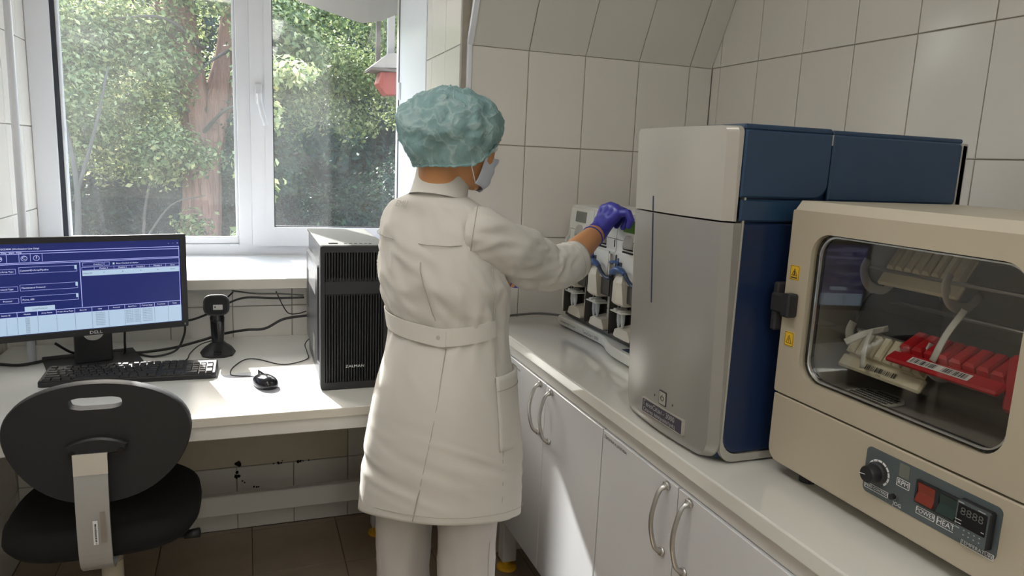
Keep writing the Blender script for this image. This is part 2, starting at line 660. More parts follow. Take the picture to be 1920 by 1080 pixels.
def fuse(bm, voxel, smooth=4, name='body'):
    """fuse overlapping closed shapes into one continuous skin"""
    bmesh.ops.recalc_face_normals(bm, faces=list(bm.faces))
    me = bpy.data.meshes.new('tmp')
    bm.to_mesh(me)
    bm.free()
    o = bpy.data.objects.new('tmp', me)
    link(o)
    r = o.modifiers.new('r', 'REMESH')
    r.mode = 'VOXEL'
    r.voxel_size = voxel
    s = o.modifiers.new('s', 'SMOOTH')
    s.factor = 0.5
    s.iterations = smooth
    dg = bpy.context.evaluated_depsgraph_get()
    dg.update()
    out = bpy.data.meshes.new_from_object(o.evaluated_get(dg))
    out.name = name
    bpy.data.objects.remove(o)
    bpy.data.meshes.remove(me)
    for p in out.polygons:
        p.use_smooth = True
    return out


_fc = None


def text(bm, s, size, M, align='CENTER', sx=1.0):
    """flat lettering added to bm; M maps (right, up, out)"""
    global _fc
    if _fc is None:
        c = bpy.data.curves.new('lettering', 'FONT')
        c.resolution_u = 2
        _fc = bpy.data.objects.new('lettering', c)
        link(_fc)
    c = _fc.data
    # lower-case Cyrillic letters whose outlines this font fills badly become small capitals
    small = [i for i, ch in enumerate(s) if ch == 'н']
    s = s.replace('н', 'h').translate(str.maketrans('РеорасхСМОАВЕКТ', 'PeopacxCMOABEKT'))
    c.body = s
    c.small_caps_scale = 0.76
    for i in range(len(s)):
        c.body_format[i].use_small_caps = i in small
    c.size = size
    c.align_x = align
    c.align_y = 'CENTER'
    dg = bpy.context.evaluated_depsgraph_get()
    dg.update()
    me = bpy.data.meshes.new_from_object(_fc.evaluated_get(dg))
    vs = [bm.verts.new(M @ Vector((v.co.x * sx, v.co.y, 0))) for v in me.vertices]
    for p in me.polygons:
        try:
            bm.faces.new([vs[i] for i in p.vertices])
        except ValueError:
            pass
    bpy.data.meshes.remove(me)
    return bm


def quad(bm, M, x0, x1, y0, y1, z=0.0):
    v = [bm.verts.new(M @ Vector(p)) for p in ((x0, y0, z), (x1, y0, z), (x1, y1, z), (x0, y1, z))]
    bm.faces.new(v)
    return bm


def barcode(bm, M, w, h, n=26, seed=1):
    rg = random.Random(seed)
    x = 0.0
    ws = [rg.choice((1, 1, 2, 3)) for _ in range(2 * n)]
    k = w / sum(ws)
    for i, q in enumerate(ws):
        if i % 2 == 0:
            quad(bm, M, x, x + q * k, 0, h)
        x += q * k
    return bm


def frange(a, b, s):
    out = []
    x = a
    while x < b - 1e-9:
        out.append(x)
        x += s
    return out

# ================================================================== THE ROOM
LX = -2.285      # left wall
NY = 0.418       # wall under the window
WY = 0.90        # plane of the window
SZ = 0.960        # top of the sill
RX = -0.892      # right side of the window niche
CEIL = 2.50
BACK = -5.90

_tiles = {}


def tile_mesh(w, h, m, gap=0.003):
    key = (round(w, 4), round(h, 4), m.name)
    if key not in _tiles:
        bm = B()
        a, b, e, t = w / 2 - gap / 2, h / 2 - gap / 2, 0.0015, 0.004
        o = [bm.verts.new((x, y, 0)) for x, y in ((-a, -b), (a, -b), (a, b), (-a, b))]
        k = [bm.verts.new((x, y, t - 0.001)) for x, y in ((-a, -b), (a, -b), (a, b), (-a, b))]
        i = [bm.verts.new((x, y, t)) for x, y in ((-a + e, -b + e), (a - e, -b + e), (a - e, b - e), (-a + e, b - e))]
        for q in range(4):
            r = (q + 1) % 4
            bm.faces.new((o[q], o[r], k[r], k[q]))
            bm.faces.new((k[q], k[r], i[r], i[q]))
        bm.faces.new(i)
        me = bpy.data.meshes.new('tile')
        bm.normal_update()
        bm.to_mesh(me)
        bm.free()
        me.materials.append(m)
        _tiles[key] = me
    return _tiles[key]


def tile_face(parent, M, us, vs, m, skip=None, jit=0.0006):
    """lay single tiles on a face; M maps (u, v, out); us, vs are the joint positions"""
    for a, b in zip(us[:-1], us[1:]):
        for c, d in zip(vs[:-1], vs[1:]):
            if skip and skip((a + b) / 2, (c + d) / 2):
                continue
            if b - a < 0.012 or d - c < 0.012:
                continue
            T = M @ Matrix.Translation(((a + b) / 2, (c + d) / 2, random.uniform(-jit, jit)))
            T = T @ Matrix.Rotation(random.uniform(-0.0012, 0.0012), 4, 'X') @ Matrix.Rotation(random.uniform(-0.0012, 0.0012), 4, 'Y')
            inst('tile', tile_mesh(b - a, d - c, m), parent, T)


def cuts(lo, hi, step, through):
    k0 = math.ceil((lo - through) / step + 1e-6)
    out = [lo]
    k = k0
    while through + k * step < hi - 1e-6:
        out.append(through + k * step)
        k += 1
    out.append(hi)
    return out


# floor
bm = B()
box(bm, LX - 0.1, 0.1, BACK - 0.1, 1.0, -0.12, -0.004)
floor = struct(obj('floor', bm, M_fgrout))
tile_face(floor, faceZ(0, 0, -0.004), cuts(LX, 0, 0.302, -1.253), cuts(BACK, NY, 0.302, 0.091), M_floor)

# right wall
bm = B()
box(bm, 0.004, 0.12, BACK, 1.0, 0, CEIL)
wall_right = struct(obj('wall_right', bm, M_grout))
tile_face(wall_right, faceX(0.004, 0, 0), cuts(0.0, 3.5, 0.1995, 0.045), cuts(0.838, CEIL, 0.3, 1.738), M_tile)

# wall right of the window, straight below and leaning inwards above
bm = B()
box(bm, RX + 0.004, 0.004, 0.004, 0.99, 0, 1.738)
wall_back = struct(obj('wall_back', bm, M_grout))
tile_face(wall_back, faceY(0, 0.004, 0), cuts(RX, 0.0, 0.2, -0.292), cuts(0.0, 1.738, 0.3, 1.738), M_tile)
S_TOP = (-0.372, CEIL)
bm = B()
prism(bm, [(0.004, 1.738), (S_TOP[0] + 0.004, S_TOP[1]), (0.99, S_TOP[1]), (0.99, 1.738)], RX + 0.004, 0.004,
      M=Matrix(((0, 0, 1, 0), (1, 0, 0, 0), (0, 1, 0, 0), (0, 0, 0, 1))))
wall_slope = struct(obj('wall_slope', bm, M_grout))
_sl = math.hypot(S_TOP[0], S_TOP[1] - 1.738)
_uy = (0, S_TOP[0] / _sl, (S_TOP[1] - 1.738) / _sl)
tile_face(wall_slope, frame((0, 0.004, 1.738), (1, 0, 0), _uy), cuts(RX, 0.0, 0.2, -0.292), cuts(0.0, _sl, 0.3, 0.30), M_slope)
# white corner strip of the niche
bm = B()
box(bm, RX - 0.006, RX + 0.010, -0.006, 0.012, 0.87, 1.742, 0.003)
prism(bm, [(-0.006, 1.738), (S_TOP[0] - 0.006, CEIL), (S_TOP[0] + 0.014, CEIL), (0.012, 1.738)], RX - 0.006, RX + 0.010,
      M=Matrix(((0, 0, 1, 0), (1, 0, 0, 0), (0, 1, 0, 0), (0, 0, 0, 1))))
struct(obj('trim_1', bm, M_pvc))

# right side of the niche: tiles near the room, white cladding towards the window
REV = frame((RX - 0.004, 0.47, 0), (0.018, -0.47, 0), (0, 0, 1))     # looks to -x
bm = B()
box(bm, RX - 0.022, RX + 0.003, 0.006, 0.47, SZ, CEIL)
niche_right = struct(obj('wall_niche', bm, M_grout))
_L = math.hypot(0.018, 0.47)
tile_face(niche_right, frame((RX - 0.022, 0.47, 0), (0, -1, 0), (0, 0, 1)), cuts(0.0, 0.464, 0.185, 0.272), cuts(SZ, CEIL, 0.3, 1.738), M_tile)
bm = B()
prism(bm, [(RX - 0.024, 0.472), (RX + 0.02, 0.472), (RX + 0.02, WY), (RX - 0.043, WY)], SZ, CEIL)
box(bm, RX - 0.030, RX - 0.020, 0.462, 0.476, SZ, CEIL, 0.002)
struct(obj('trim_2', bm, M_pvc))

# left wall, tiled right up to the window
bm = B()
box(bm, LX - 0.12, LX - 0.004, BACK, 1.0, 0, CEIL)
wall_left = struct(obj('wall_left', bm, M_grout))
tile_face(wall_left, frame((LX - 0.004, 0, 0), (0, 1, 0), (0, 0, 1)), cuts(-0.81, WY, 0.2, 0.59), cuts(0.0, CEIL, 0.3, 1.738), M_tile)
bm = B()
box(bm, LX - 0.004, LX - 0.001, BACK, -0.81, 0, CEIL)
struct(obj('wall_left_painted', bm, M_paint))

# wall under the window
bm = B()
box(bm, LX, RX + 0.004, NY + 0.004, NY + 0.12, 0, SZ - 0.035)
wall_under = struct(obj('wall_under_window', bm, M_grout))


def bare(u, v):
    return -1.80 < u < -1.21 and 0.25 < v < 0.60


tile_face(wall_under, faceY(0, NY + 0.004, 0), cuts(LX, RX, 0.2, -1.604), [0.0, 0.243, 0.543, 0.843, SZ - 0.035], M_tile, skip=bare)
# bare plaster with chipped holes where tiles are missing
bm = B()
box(bm, -1.80, -1.206, NY - 0.002, NY + 0.004, 0.246, 0.542, 0.001)
obj('plaster_patch', bm, M_plaster, wall_under)
bm = B()
rg = random.Random(5)
for (x, z, r) in ((-1.599, 0.257, 0.010), (-1.594, 0.254, 0.008), (-1.603, 0.224, 0.007), (-1.606, 0.208, 0.009), (-1.597, 0.209, 0.006),
                  (-1.475, 0.244, 0.003), (-1.458, 0.245, 0.006), (-1.448, 0.244, 0.003), (-1.444, 0.253, 0.002),
                  (-1.388, 0.243, 0.006), (-1.379, 0.244, 0.005), (-1.370, 0.244, 0.003), (-1.349, 0.245, 0.003),
                  (-1.585, 0.188, 0.003), (-1.577, 0.181, 0.003), (-1.545, 0.161, 0.004), (-1.536, 0.159, 0.004), (-1.529, 0.159, 0.003)):
    pts = [(x + r * rg.uniform(0.6, 1.25) * math.cos(2 * PI * k / 9), z + r * rg.uniform(0.6, 1.2) * math.sin(2 * PI * k / 9)) for k in range(9)]
    prism(bm, pts, 0.0, 0.0025, M=frame((0, NY - 0.0014, 0), (1, 0, 0), (0, 0, 1)))
obj('chipped_hole', bm, M_hole, wall_under)

# ceiling, wall behind the camera
bm = B()
box(bm, LX - 0.12, 0.12, BACK - 0.12, 1.0, CEIL, CEIL + 0.1)
struct(obj('ceiling', bm, M_ceil))
bm = B()
for (a, b, c, d) in ((LX - 0.12, -2.20, 0, CEIL), (-0.20, 0.12, 0, CEIL), (-2.20, -0.20, 0, 0.60), (-2.20, -0.20, 2.2, CEIL)):
    box(bm, a, b, BACK - 0.12, BACK, c, d)
struct(obj('wall_rear', bm, M_paint))
bm = B()                                                            # unseen rear window, added to let in fill light
ringprism(bm, rrect(-2.20, -0.20, 0.60, 2.2, 0.002, 2), rrect(-2.12, -0.28, 0.68, 2.12, 0.002, 2), -0.03, 0.03, faceY(0, BACK - 0.05, 0))
box(bm, -1.235, -1.165, BACK - 0.08, BACK - 0.02, 0.68, 2.12)
w2 = struct(obj('window_added', bm, M_pvc))
for (a, b) in ((-2.12, -1.235), (-1.165, -0.28)):
    bm = B()
    box(bm, a, b, BACK - 0.054, BACK - 0.050, 0.68, 2.12)
    obj('pane', bm, M_glass, w2)
t = thing('fill_blind', 'added cream roller blind warming fill light from the added rear window', 'blind', (-1.2, BACK, 2.2))  # blind added to soften and warm the fill light from behind
bm = B()
quad(bm, faceY(0, BACK + 0.012, 0), -2.17, -0.23, 0.63, 2.19)
obj('cloth', bm, M_fillblind, t)
bm = B()
cyl(bm, (-2.19, BACK + 0.03, 2.20), (-0.21, BACK + 0.03, 2.20), 0.022, n=14)
sharp(obj('roller', bm, M_wmetal, t))
bm = B()
box(bm, -2.17, -0.23, BACK + 0.006, BACK + 0.018, 0.615, 0.635, 0.003)
obj('bottom_bar', bm, M_wmetal, t)

# outer wall with the window opening
bm = B()
box(bm, LX - 0.12, RX + 0.1, WY + 0.005, WY + 0.12, -0.6, SZ)
box(bm, LX - 0.12, RX + 0.1, WY + 0.005, WY + 0.12, 2.36, 2.7)
box(bm, LX - 0.9, LX, WY + 0.005, WY + 0.12, -0.6, 2.7)
box(bm, RX - 0.01, 0.9, WY + 0.10, WY + 0.22, -0.6, 2.7)
struct(obj('wall_outer', bm, M_paint))

# ------------------------------------------------------------------ window
bm = B()
WX0, WX1 = LX, RX - 0.03
prism_y = lambda bm, x0, x1, z0, z1, y0, y1, b=0.003: box(bm, x0, x1, y0, y1, z0, z1, b)
FY0, FY1 = WY - 0.005, WY + 0.06
prism_y(bm, WX0, LX + 0.080, SZ, 2.36, FY0, FY1)                    # left jamb
prism_y(bm, LX + 0.080, WX1, SZ - 0.01, 1.005, FY0, FY1)            # bottom
prism_y(bm, WX0, WX1, 2.30, 2.36, FY0, FY1)                         # top
prism_y(bm, -1.581, -1.528, 1.0, 2.30, FY0, FY1)                    # post
window = struct(obj('window_1', bm, M_pvc))
bm = B()                                                            # fixed left light: glazing beads
for (a, b, c, d) in ((LX + 0.094, LX + 0.106, 1.034, 2.30), (-1.593, -1.581, 1.034, 2.30), (LX + 0.094, -1.581, 1.005, 1.034), (LX + 0.094, -1.581, 2.28, 2.30)):
    box(bm, a, b, WY + 0.004, WY + 0.03, c, d, 0.003)
obj('glazing_bead', bm, M_pvc, window)
bm = B()
box(bm, LX + 0.079, LX + 0.0945, WY + 0.0, WY + 0.03, 1.005, 2.30)
obj('gasket', bm, M_gasket, window)
bm = B()                                                            # opening sash on the right
SX0, SX1 = -1.530, WX1
ringprism(bm, rrect(SX0, SX1, 1.0, 2.33, 0.002, 2), rrect(-1.445, -0.932, 1.077, 2.26, 0.002, 2), 0.0, 0.045, M=faceY(0, WY + 0.02, 0))
ringprism(bm, rrect(-1.475, -0.92, 1.045, 2.29, 0.002, 2), rrect(-1.445, -0.932, 1.077, 2.26, 0.002, 2), 0.0, 0.004, M=faceY(0, WY - 0.025, 0))
sash = obj('sash', bm, M_pvc, window)
bm = B()
ringprism(bm, rrect(-1.446, -0.931, 1.076, 2.261, 0.002, 2), rrect(-1.441, -0.937, 1.081, 2.256, 0.002, 2), 0.0, 0.012, M=faceY(0, WY + 0.0, 0))
obj('sash_gasket', bm, M_gasket, window)
bm = B()
box(bm, LX + 0.104, -1.585, WY + 0.022, WY + 0.026, 1.02, 2.29)
obj('pane', bm, M_glass, window)
bm = B()
box(bm, -1.446, -0.931, WY + 0.004, WY + 0.008, 1.076, 2.261)
obj('pane', bm, M_glass, window)
bm = B()                                                            # handle, lever hanging down
box(bm, -1.510, -1.484, WY - 0.034, WY - 0.025, 1.565, 1.645, 0.004, 2)
cyl(bm, (-1.497, WY - 0.03, 1.60), (-1.497, WY - 0.062, 1.60), 0.010, n=14)
tube(bm, spline([(-1.497, WY - 0.062, 1.605), (-1.492, WY - 0.066, 1.56), (-1.478, WY - 0.066, 1.50), (-1.474, WY - 0.064, 1.485)], 4), 0.010, 10)
sharp(obj('window_handle', bm, M_pvc, window))
bm = B()
for z in (1.02, 1.62, 2.2):
    cyl(bm, (-0.935, WY - 0.036, z), (-0.935, WY - 0.036, z + 0.07), 0.008, n=12)
box(bm, -1.62, -1.583, WY - 0.012, WY - 0.004, 0.996, 1.006, 0.002)
box(bm, -1.452, -1.444, WY - 0.030, WY - 0.0285, 1.036, 1.042)
obj('hinge', bm, M_pvc, window)

# sill
bm = B()
box(bm, LX, RX - 0.02, 0.302, WY, SZ - 0.036, SZ, 0.004, 2)
sill = struct(obj('trim_3', bm, M_sill))
bm = B()
box(bm, LX, RX - 0.02, 0.3008, 0.303, SZ - 0.034, SZ - 0.003)
obj('edge_band', bm, M_edge, sill)

# ceiling fill lights, added out of view to brighten the room
for (x, y, lb) in ((-1.80, -1.45, 'added oblong ceiling fill light panel, nearest the window'), (-1.42, -3.2, 'added oblong ceiling fill light panel, second from the window'),
                   (-1.40, -4.9, 'added oblong ceiling fill light panel, farthest from the window')):
    t = thing('ceiling_fill_light', lb, 'fill light', (x, y, CEIL))
    bm = B()
    ringprism(bm, rrect(-0.22, 0.22, -0.62, 0.62, 0.01, 2), rrect(-0.20, 0.20, -0.60, 0.60, 0.005, 2), -0.04, 0.0)
    obj('fill_light_frame', bm, M_wmetal, t, local=True)
    bm = B()
    box(bm, -0.20, 0.20, -0.60, 0.60, -0.032, -0.004)
    obj('diffuser', bm, M_fill, t, local=True)

# ================================================================== OUTDOORS
bm = B()
box(bm, -40, 40, 1.02, 60, -0.75, -0.6)
box(bm, -40, 40, -60, BACK - 0.12, -0.75, -0.6)
struct(obj('ground', bm, M_soil))


def leaves(parent, name, m, blobs, n, size, seed, shell=0.55, tint=(0.0, 1.0), flat=0.5):
    """n single leaves on the outside of ellipsoid clumps [(cx, cy, cz, rx, ry, rz)], one object"""
    rg = np.random.default_rng(seed)
    vol = np.array([b[3] * b[4] * b[5] for b in blobs]) ** 0.75
    idx = rg.choice(len(blobs), n, p=vol / vol.sum())
    bl = np.array(blobs)[idx]
    d = rg.normal(size=(n, 3))
    d /= np.linalg.norm(d, axis=1)[:, None]
    r = shell + (1 - shell) * rg.random(n) ** 0.6
    c = bl[:, :3] + bl[:, 3:] * d * r[:, None]
    c += rg.normal(size=(n, 3)) * 0.03
    nrm = d * 0.6 + rg.normal(size=(n, 3)) * flat + np.array([0, 0, 0.5])
    nrm /= np.linalg.norm(nrm, axis=1)[:, None]
    a = np.cross(nrm, rg.normal(size=(n, 3)))
    a /= np.linalg.norm(a, axis=1)[:, None]
    b = np.cross(nrm, a)
    s = size * (0.6 + 0.8 * rg.random(n))[:, None]
    fold = nrm * s * 0.18
    P = np.stack([c - a * s, c + b * s * 0.52 + fold, c + a * s, c - b * s * 0.52 + fold], 1).reshape(-1, 3)
    me = bpy.data.meshes.new(name)
    me.vertices.add(4 * n)
    me.vertices.foreach_set('co', P.astype(np.float32).ravel())
    me.loops.add(6 * n)
    k = np.arange(n)[:, None] * 4
    me.loops.foreach_set('vertex_index', (k + np.array([0, 1, 2, 0, 2, 3])).astype(np.int32).ravel())
    me.polygons.add(2 * n)
    me.polygons.foreach_set('loop_start', np.arange(0, 6 * n, 3, dtype=np.int32))
    at = me.attributes.new('leaf_tint', 'FLOAT', 'FACE')
    tv = tint[0] + (tint[1] - tint[0]) * np.clip(rg.normal(0.45, 0.24, n), 0, 1)
    at.data.foreach_set('value', np.repeat(tv, 2).astype(np.float32))
    me.update(calc_edges=True)
    o = objm(name, me, m, parent)
    o['kind'] = 'stuff'
    return o


def clumps(x0, x1, y0, y1, z0, z1, n, r, seed):
    rg = random.Random(seed)
    return [(rg.uniform(x0, x1), rg.uniform(y0, y1), rg.uniform(z0, z1), r * rg.uniform(0.7, 1.3), r * rg.uniform(0.7, 1.2), r * rg.uniform(0.55, 1.0)) for _ in range(n)]


def trunk(parent, name, m, paths, n=14):
    bm = B()
    for pts, r0, r1 in paths:
        P = spline(pts, 6)
        k = len(P)
        rs = [(r0 + (r1 - r0) * i / (k - 1)) * (1 + 0.07 * noise.noise(Vector((i * 0.7, r0 * 9, 3)))) for i in range(k)]
        tube(bm, P, rs, n)
    return obj(name, bm, m, parent, smooth=True)


# the big reddish trunk left of the mullion
t = thing('tree', 'thick reddish forked tree trunk seen through the left pane', 'tree', (-2.0, 5.6, -0.6))
trunk(t, 'trunk', M_bark, [
    ([(-2.02, 5.6, -0.6), (-2.0, 5.6, 0.3), (-1.96, 5.6, 1.0), (-1.99, 5.6, 1.6), (-2.08, 5.55, 2.3), (-2.15, 5.5, 3.1)], 0.215, 0.13),
    ([(-1.96, 5.6, 1.2), (-1.82, 5.62, 1.75), (-1.68, 5.65, 2.3), (-1.58, 5.7, 3.1)], 0.17, 0.11),
    ([(-1.99, 5.6, 1.55), (-2.2, 5.6, 2.1), (-2.32, 5.6, 2.7)], 0.10, 0.05)])
trunk(t, 'branch', M_barkd, [
    ([(-2.05, 5.5, 1.95), (-2.5, 5.3, 2.2), (-3.1, 5.2, 2.25)], 0.035, 0.008),
    ([(-1.75, 5.6, 2.0), (-1.45, 5.4, 2.2), (-1.1, 5.3, 2.25)], 0.03, 0.008),
    ([(-1.95, 5.5, 1.5), (-1.7, 5.2, 1.75), (-1.45, 5.1, 1.8)], 0.022, 0.006),
    ([(-2.0, 5.5, 1.7), (-2.3, 5.2, 1.78), (-2.65, 5.1, 1.7)], 0.02, 0.005),
    ([(-1.9, 5.45, 2.3), (-2.2, 5.2, 2.5), (-2.6, 5.1, 2.45)], 0.022, 0.005),
    ([(-1.62, 5.5, 2.35), (-1.85, 5.2, 2.15), (-2.0, 5.1, 1.95)], 0.018, 0.004)], 7)
leaves(t, 'foliage', M_leafA, [(-2.7, 5.3, 2.35, 0.6, 0.3, 0.35), (-1.2, 5.3, 2.4, 0.5, 0.35, 0.4), (-2.1, 5.2, 2.85, 0.8, 0.3, 0.3), (-1.45, 5.2, 1.95, 0.22, 0.15, 0.18), (-2.35, 5.0, 1.25, 0.25, 0.2, 0.25), (-1.95, 5.05, 1.28, 0.22, 0.12, 0.14), (-2.02, 5.15, 0.62, 0.2, 0.12, 0.2)], 9000, 0.029, 3, 0.1)

# sunny shrubs in front, left pane
t = thing('shrub', 'pale sunlit leafy shrub filling the upper left pane', 'shrub', (-3.3, 5.0, -0.6))
trunk(t, 'stem', M_barkd, [([(-2.9, 4.6, -0.6), (-2.88, 4.6, 0.4), (-2.86, 4.6, 1.1), (-3.0, 4.7, 1.9)], 0.032, 0.016),
                           ([(-2.88, 4.6, 0.9), (-2.7, 4.6, 1.5), (-2.6, 4.7, 2.0)], 0.018, 0.008)], 8)
leaves(t, 'foliage', M_leafA, clumps(-4.0, -2.2, 4.7, 5.6, 1.25, 2.75, 44, 0.36, 11), 42000, 0.024, 21, 0.2, (0.12, 1.0))
t = thing('shrub', 'dark shaded shrub low in the left pane behind the monitor', 'shrub', (-3.0, 5.6, -0.6))
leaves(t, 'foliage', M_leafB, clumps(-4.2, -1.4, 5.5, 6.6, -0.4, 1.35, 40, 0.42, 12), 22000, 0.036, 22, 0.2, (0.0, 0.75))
trunk(t, 'stem', M_barkd, [([(-2.4, 5.3, -0.6), (-2.45, 5.2, 0.6), (-2.3, 5.0, 1.3)], 0.02, 0.008),
                           ([(-2.45, 5.2, 0.5), (-2.2, 5.1, 0.85), (-1.9, 5.0, 0.95)], 0.012, 0.004)], 7)
# right pane
t = thing('shrub', 'bright green hedge shrub seen high in the right pane', 'shrub', (-1.0, 6.0, -0.6))
leaves(t, 'foliage', M_leafA, clumps(-1.7, 0.6, 5.5, 6.6, 1.7, 3.1, 36, 0.42, 13), 36000, 0.026, 23, 0.2, (0.05, 0.9))
t = thing('shrub', 'dense dark hedge shrub seen low in the right pane', 'shrub', (-0.9, 6.0, -0.6))
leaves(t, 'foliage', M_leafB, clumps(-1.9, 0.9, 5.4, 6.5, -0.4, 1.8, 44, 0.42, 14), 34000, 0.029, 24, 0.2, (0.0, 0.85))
t = thing('shrub', 'yellowing leafy sprays beside the window mullion, right pane', 'shrub', (-1.45, 3.6, -0.6))
leaves(t, 'foliage', M_leafA, [(-1.42, 3.6, 1.95, 0.22, 0.25, 0.11), (-1.18, 3.7, 1.98, 0.20, 0.2, 0.07), (-1.46, 3.6, 1.62, 0.18, 0.2, 0.16), (-1.50, 3.6, 1.28, 0.14, 0.2, 0.12), (-1.42, 3.6, 1.12, 0.12, 0.12, 0.06), (-1.5, 3.6, 0.7, 0.16, 0.2, 0.14)], 1500, 0.032, 25, 0.1, (0.25, 1.0))
trunk(t, 'stem', M_barkd, [([(-1.62, 3.65, -0.6), (-1.6, 3.6, 0.6), (-1.5, 3.6, 1.3), (-1.35, 3.6, 1.95), (-1.1, 3.65, 2.0)], 0.012, 0.004)], 6)
# tall trees closing the view behind
for (x, y, h, sx, sd_, lb) in ((-5.2, 9.5, 4.4, 1.9, 31, 'tall dark tree far behind the left shrubs'), (-1.9, 10.5, 4.9, 2.0, 32, 'tall dark tree standing behind the red trunk'),
                               (1.6, 10.0, 4.9, 2.0, 33, 'tall dark tree far behind the right hedge'), (3.6, 6.8, 3.9, 1.3, 34, 'bushy tree standing beyond the right hedge')):
    t = thing('tree', lb, 'tree', (x, y, -0.6))
    trunk(t, 'trunk', M_barkd, [([(x, y, -0.6), (x + 0.1, y, 1.5), (x, y, h * 0.8)], 0.14, 0.05)], 9)
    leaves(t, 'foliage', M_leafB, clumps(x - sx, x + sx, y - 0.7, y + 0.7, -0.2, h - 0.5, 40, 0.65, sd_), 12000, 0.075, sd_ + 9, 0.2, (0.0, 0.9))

# dense hedge closing the view
t = thing('hedge', 'long dark hedge closing the garden at the far end', 'hedge', (-2.0, 13.0, -0.6))
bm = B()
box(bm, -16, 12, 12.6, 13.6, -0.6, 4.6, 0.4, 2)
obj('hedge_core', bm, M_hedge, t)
leaves(t, 'foliage', M_leafB, [(x, 12.7 + 0.2 * math.sin(3 * x), z, 0.9, 0.35, 0.7) for x in frange(-15.5, 12, 0.9) for z in (0.2, 1.2, 2.2, 3.2, 4.2)], 26000, 0.10, 77, 0.3, (0.0, 0.8))

# awning above the window
bm = B()
rows = []
for j in range(9):
    s = j / 8
    r = []
    for i in range(25):
        u = i / 24
        x = -2.7 + 2.2 * u
        zl = np.interp(x, [-2.7, -1.85, -1.50, -1.36, -1.19, -1.0, -0.9, -0.5], [2.50, 2.36, 2.12, 2.035, 1.995, 1.955, 2.03, 2.10])
        y = 1.03 + 0.14 * s + 0.03 * math.sin(3 * s + 5 * u)
        z = 2.72 + (zl - 2.72) * s + 0.02 * math.sin(9 * u) * s * (1 - s)
        r.append((x, y, z))
    rows.append(r)
loft(bm, rows, False, False, closed=False)
t = obj('awning', bm, M_awn, None, smooth=True, origin=(-1.6, 1.05, 2.7))
tag(t, 'white sagging fabric awning hanging outside above the window', 'awning')
so = t.modifiers.new('thick', 'SOLIDIFY')
so.thickness = 0.004
bm = B()                                                            # unseen flap, added to block sun from the cabinets by the window
loft(bm, [[(-1.785 + 1.9 * i / 12, 3.0 + 0.02 * math.sin(i), z) for i in range(13)] for z in (4.26, 3.6, 3.0, 2.52)], False, False, closed=False)
loft(bm, [[(x0 + 1.9 * i / 12, y, z) for i in range(13)] for x0, y, z in ((-1.25, 1.03, 2.74), (-1.785, 3.0, 4.26))], False, False, closed=False)
obj('sun_block_flap', bm, M_awn, t)

# hanging bird feeder outside
t = thing('bird_feeder', 'red and white bird feeder hanging outside the right pane', 'bird feeder', (-0.72, 2.2, 1.75))
bm = B()
hx = [(-0.80, 1.865), (-0.62, 1.875), (-0.595, 1.82), (-0.655, 1.745), (-0.765, 1.735), (-0.815, 1.80)]
prism(bm, hx, -0.07, 0.07, M=faceY(0, 2.2, 0), bev=0.004)
obj('seed_box', bm, M_feedr, t)
bm = B()
prism(bm, [(-0.87, 1.878), (-0.56, 1.90), (-0.60, 1.985), (-0.765, 1.965)], -0.11, 0.11, M=faceY(0, 2.2, 0))
obj('roof', bm, M_feedw, t)
bm = B()
box(bm, -0.865, -0.56, 2.085, 2.315, 1.868, 1.882)
obj('roof_board', bm, M_feedd, t)
bm = B()
box(bm, -0.810, -0.785, 2.24, 2.265, 1.93, 2.26)
obj('post', bm, M_feedd, t)
bm = B()
box(bm, -0.755, -0.715, 2.16, 2.20, 1.96, 2.62)
obj('post', bm, M_feedw, t, label='white painted post')
bm = B()
tube(bm, spline([(-0.80, 2.25, 2.25), (-0.86, 2.2, 2.05), (-0.88, 2.2, 2.0)], 4), 0.003, 5)
tube(bm, spline([(-0.79, 2.25, 2.25), (-0.765, 2.2, 2.12), (-0.755, 2.2, 2.08)], 4), 0.003, 5)
obj('cord', bm, M_feedd, t)

# ================================================================== DESK
DZ = 0.733
DX0, DX1 = LX + 0.012, -0.960
DY0, DY1 = -0.403, NY - 0.004
t = thing('desk', 'long white laminate desk under the window with yellow feet', 'desk', (-1.7, 0.0, 0))
bm = B()
box(bm, DX0, DX1, DY0 + 0.001, DY1, DZ - 0.024, DZ, 0.0015)
obj('desktop', bm, M_desk, t)
bm = B()
box(bm, DX0, DX1, DY0, DY0 + 0.0012, DZ - 0.0235, DZ - 0.001)
obj('edge_band', bm, M_edge, t)
bm = B()
box(bm, DX0 + 0.005, DX1 - 0.005, DY0 + 0.006, DY0 + 0.026, DZ - 0.062, DZ - 0.024, 0.002)
obj('apron', bm, M_wmetal, t)
for (x, y) in ((DX0 + 0.024, DY0 + 0.10), (DX1 - 0.03, DY0 + 0.06), (-1.118, 0.25)):
    bm = B()
    box(bm, x - 0.022, x + 0.022, y - 0.022, y + 0.022, 0.035, DZ - 0.024, 0.003)
    lg = obj('leg', bm, M_wmetal, t)
    bm = B()
    lathe(bm, [(0.030, 0), (0.033, 0.004), (0.030, 0.012), (0.014, 0.018), (0.011, 0.036)], 20, Matrix.Translation((x, y, 0)))
    sharp(obj('foot', bm, M_yellow, lg, label='yellow plastic levelling foot'))
bm = B()
box(bm, DX0 + 0.002, -1.14, 0.232, 0.262, 0.150, 0.222, 0.003)
obj('rail', bm, M_wmetal, t)

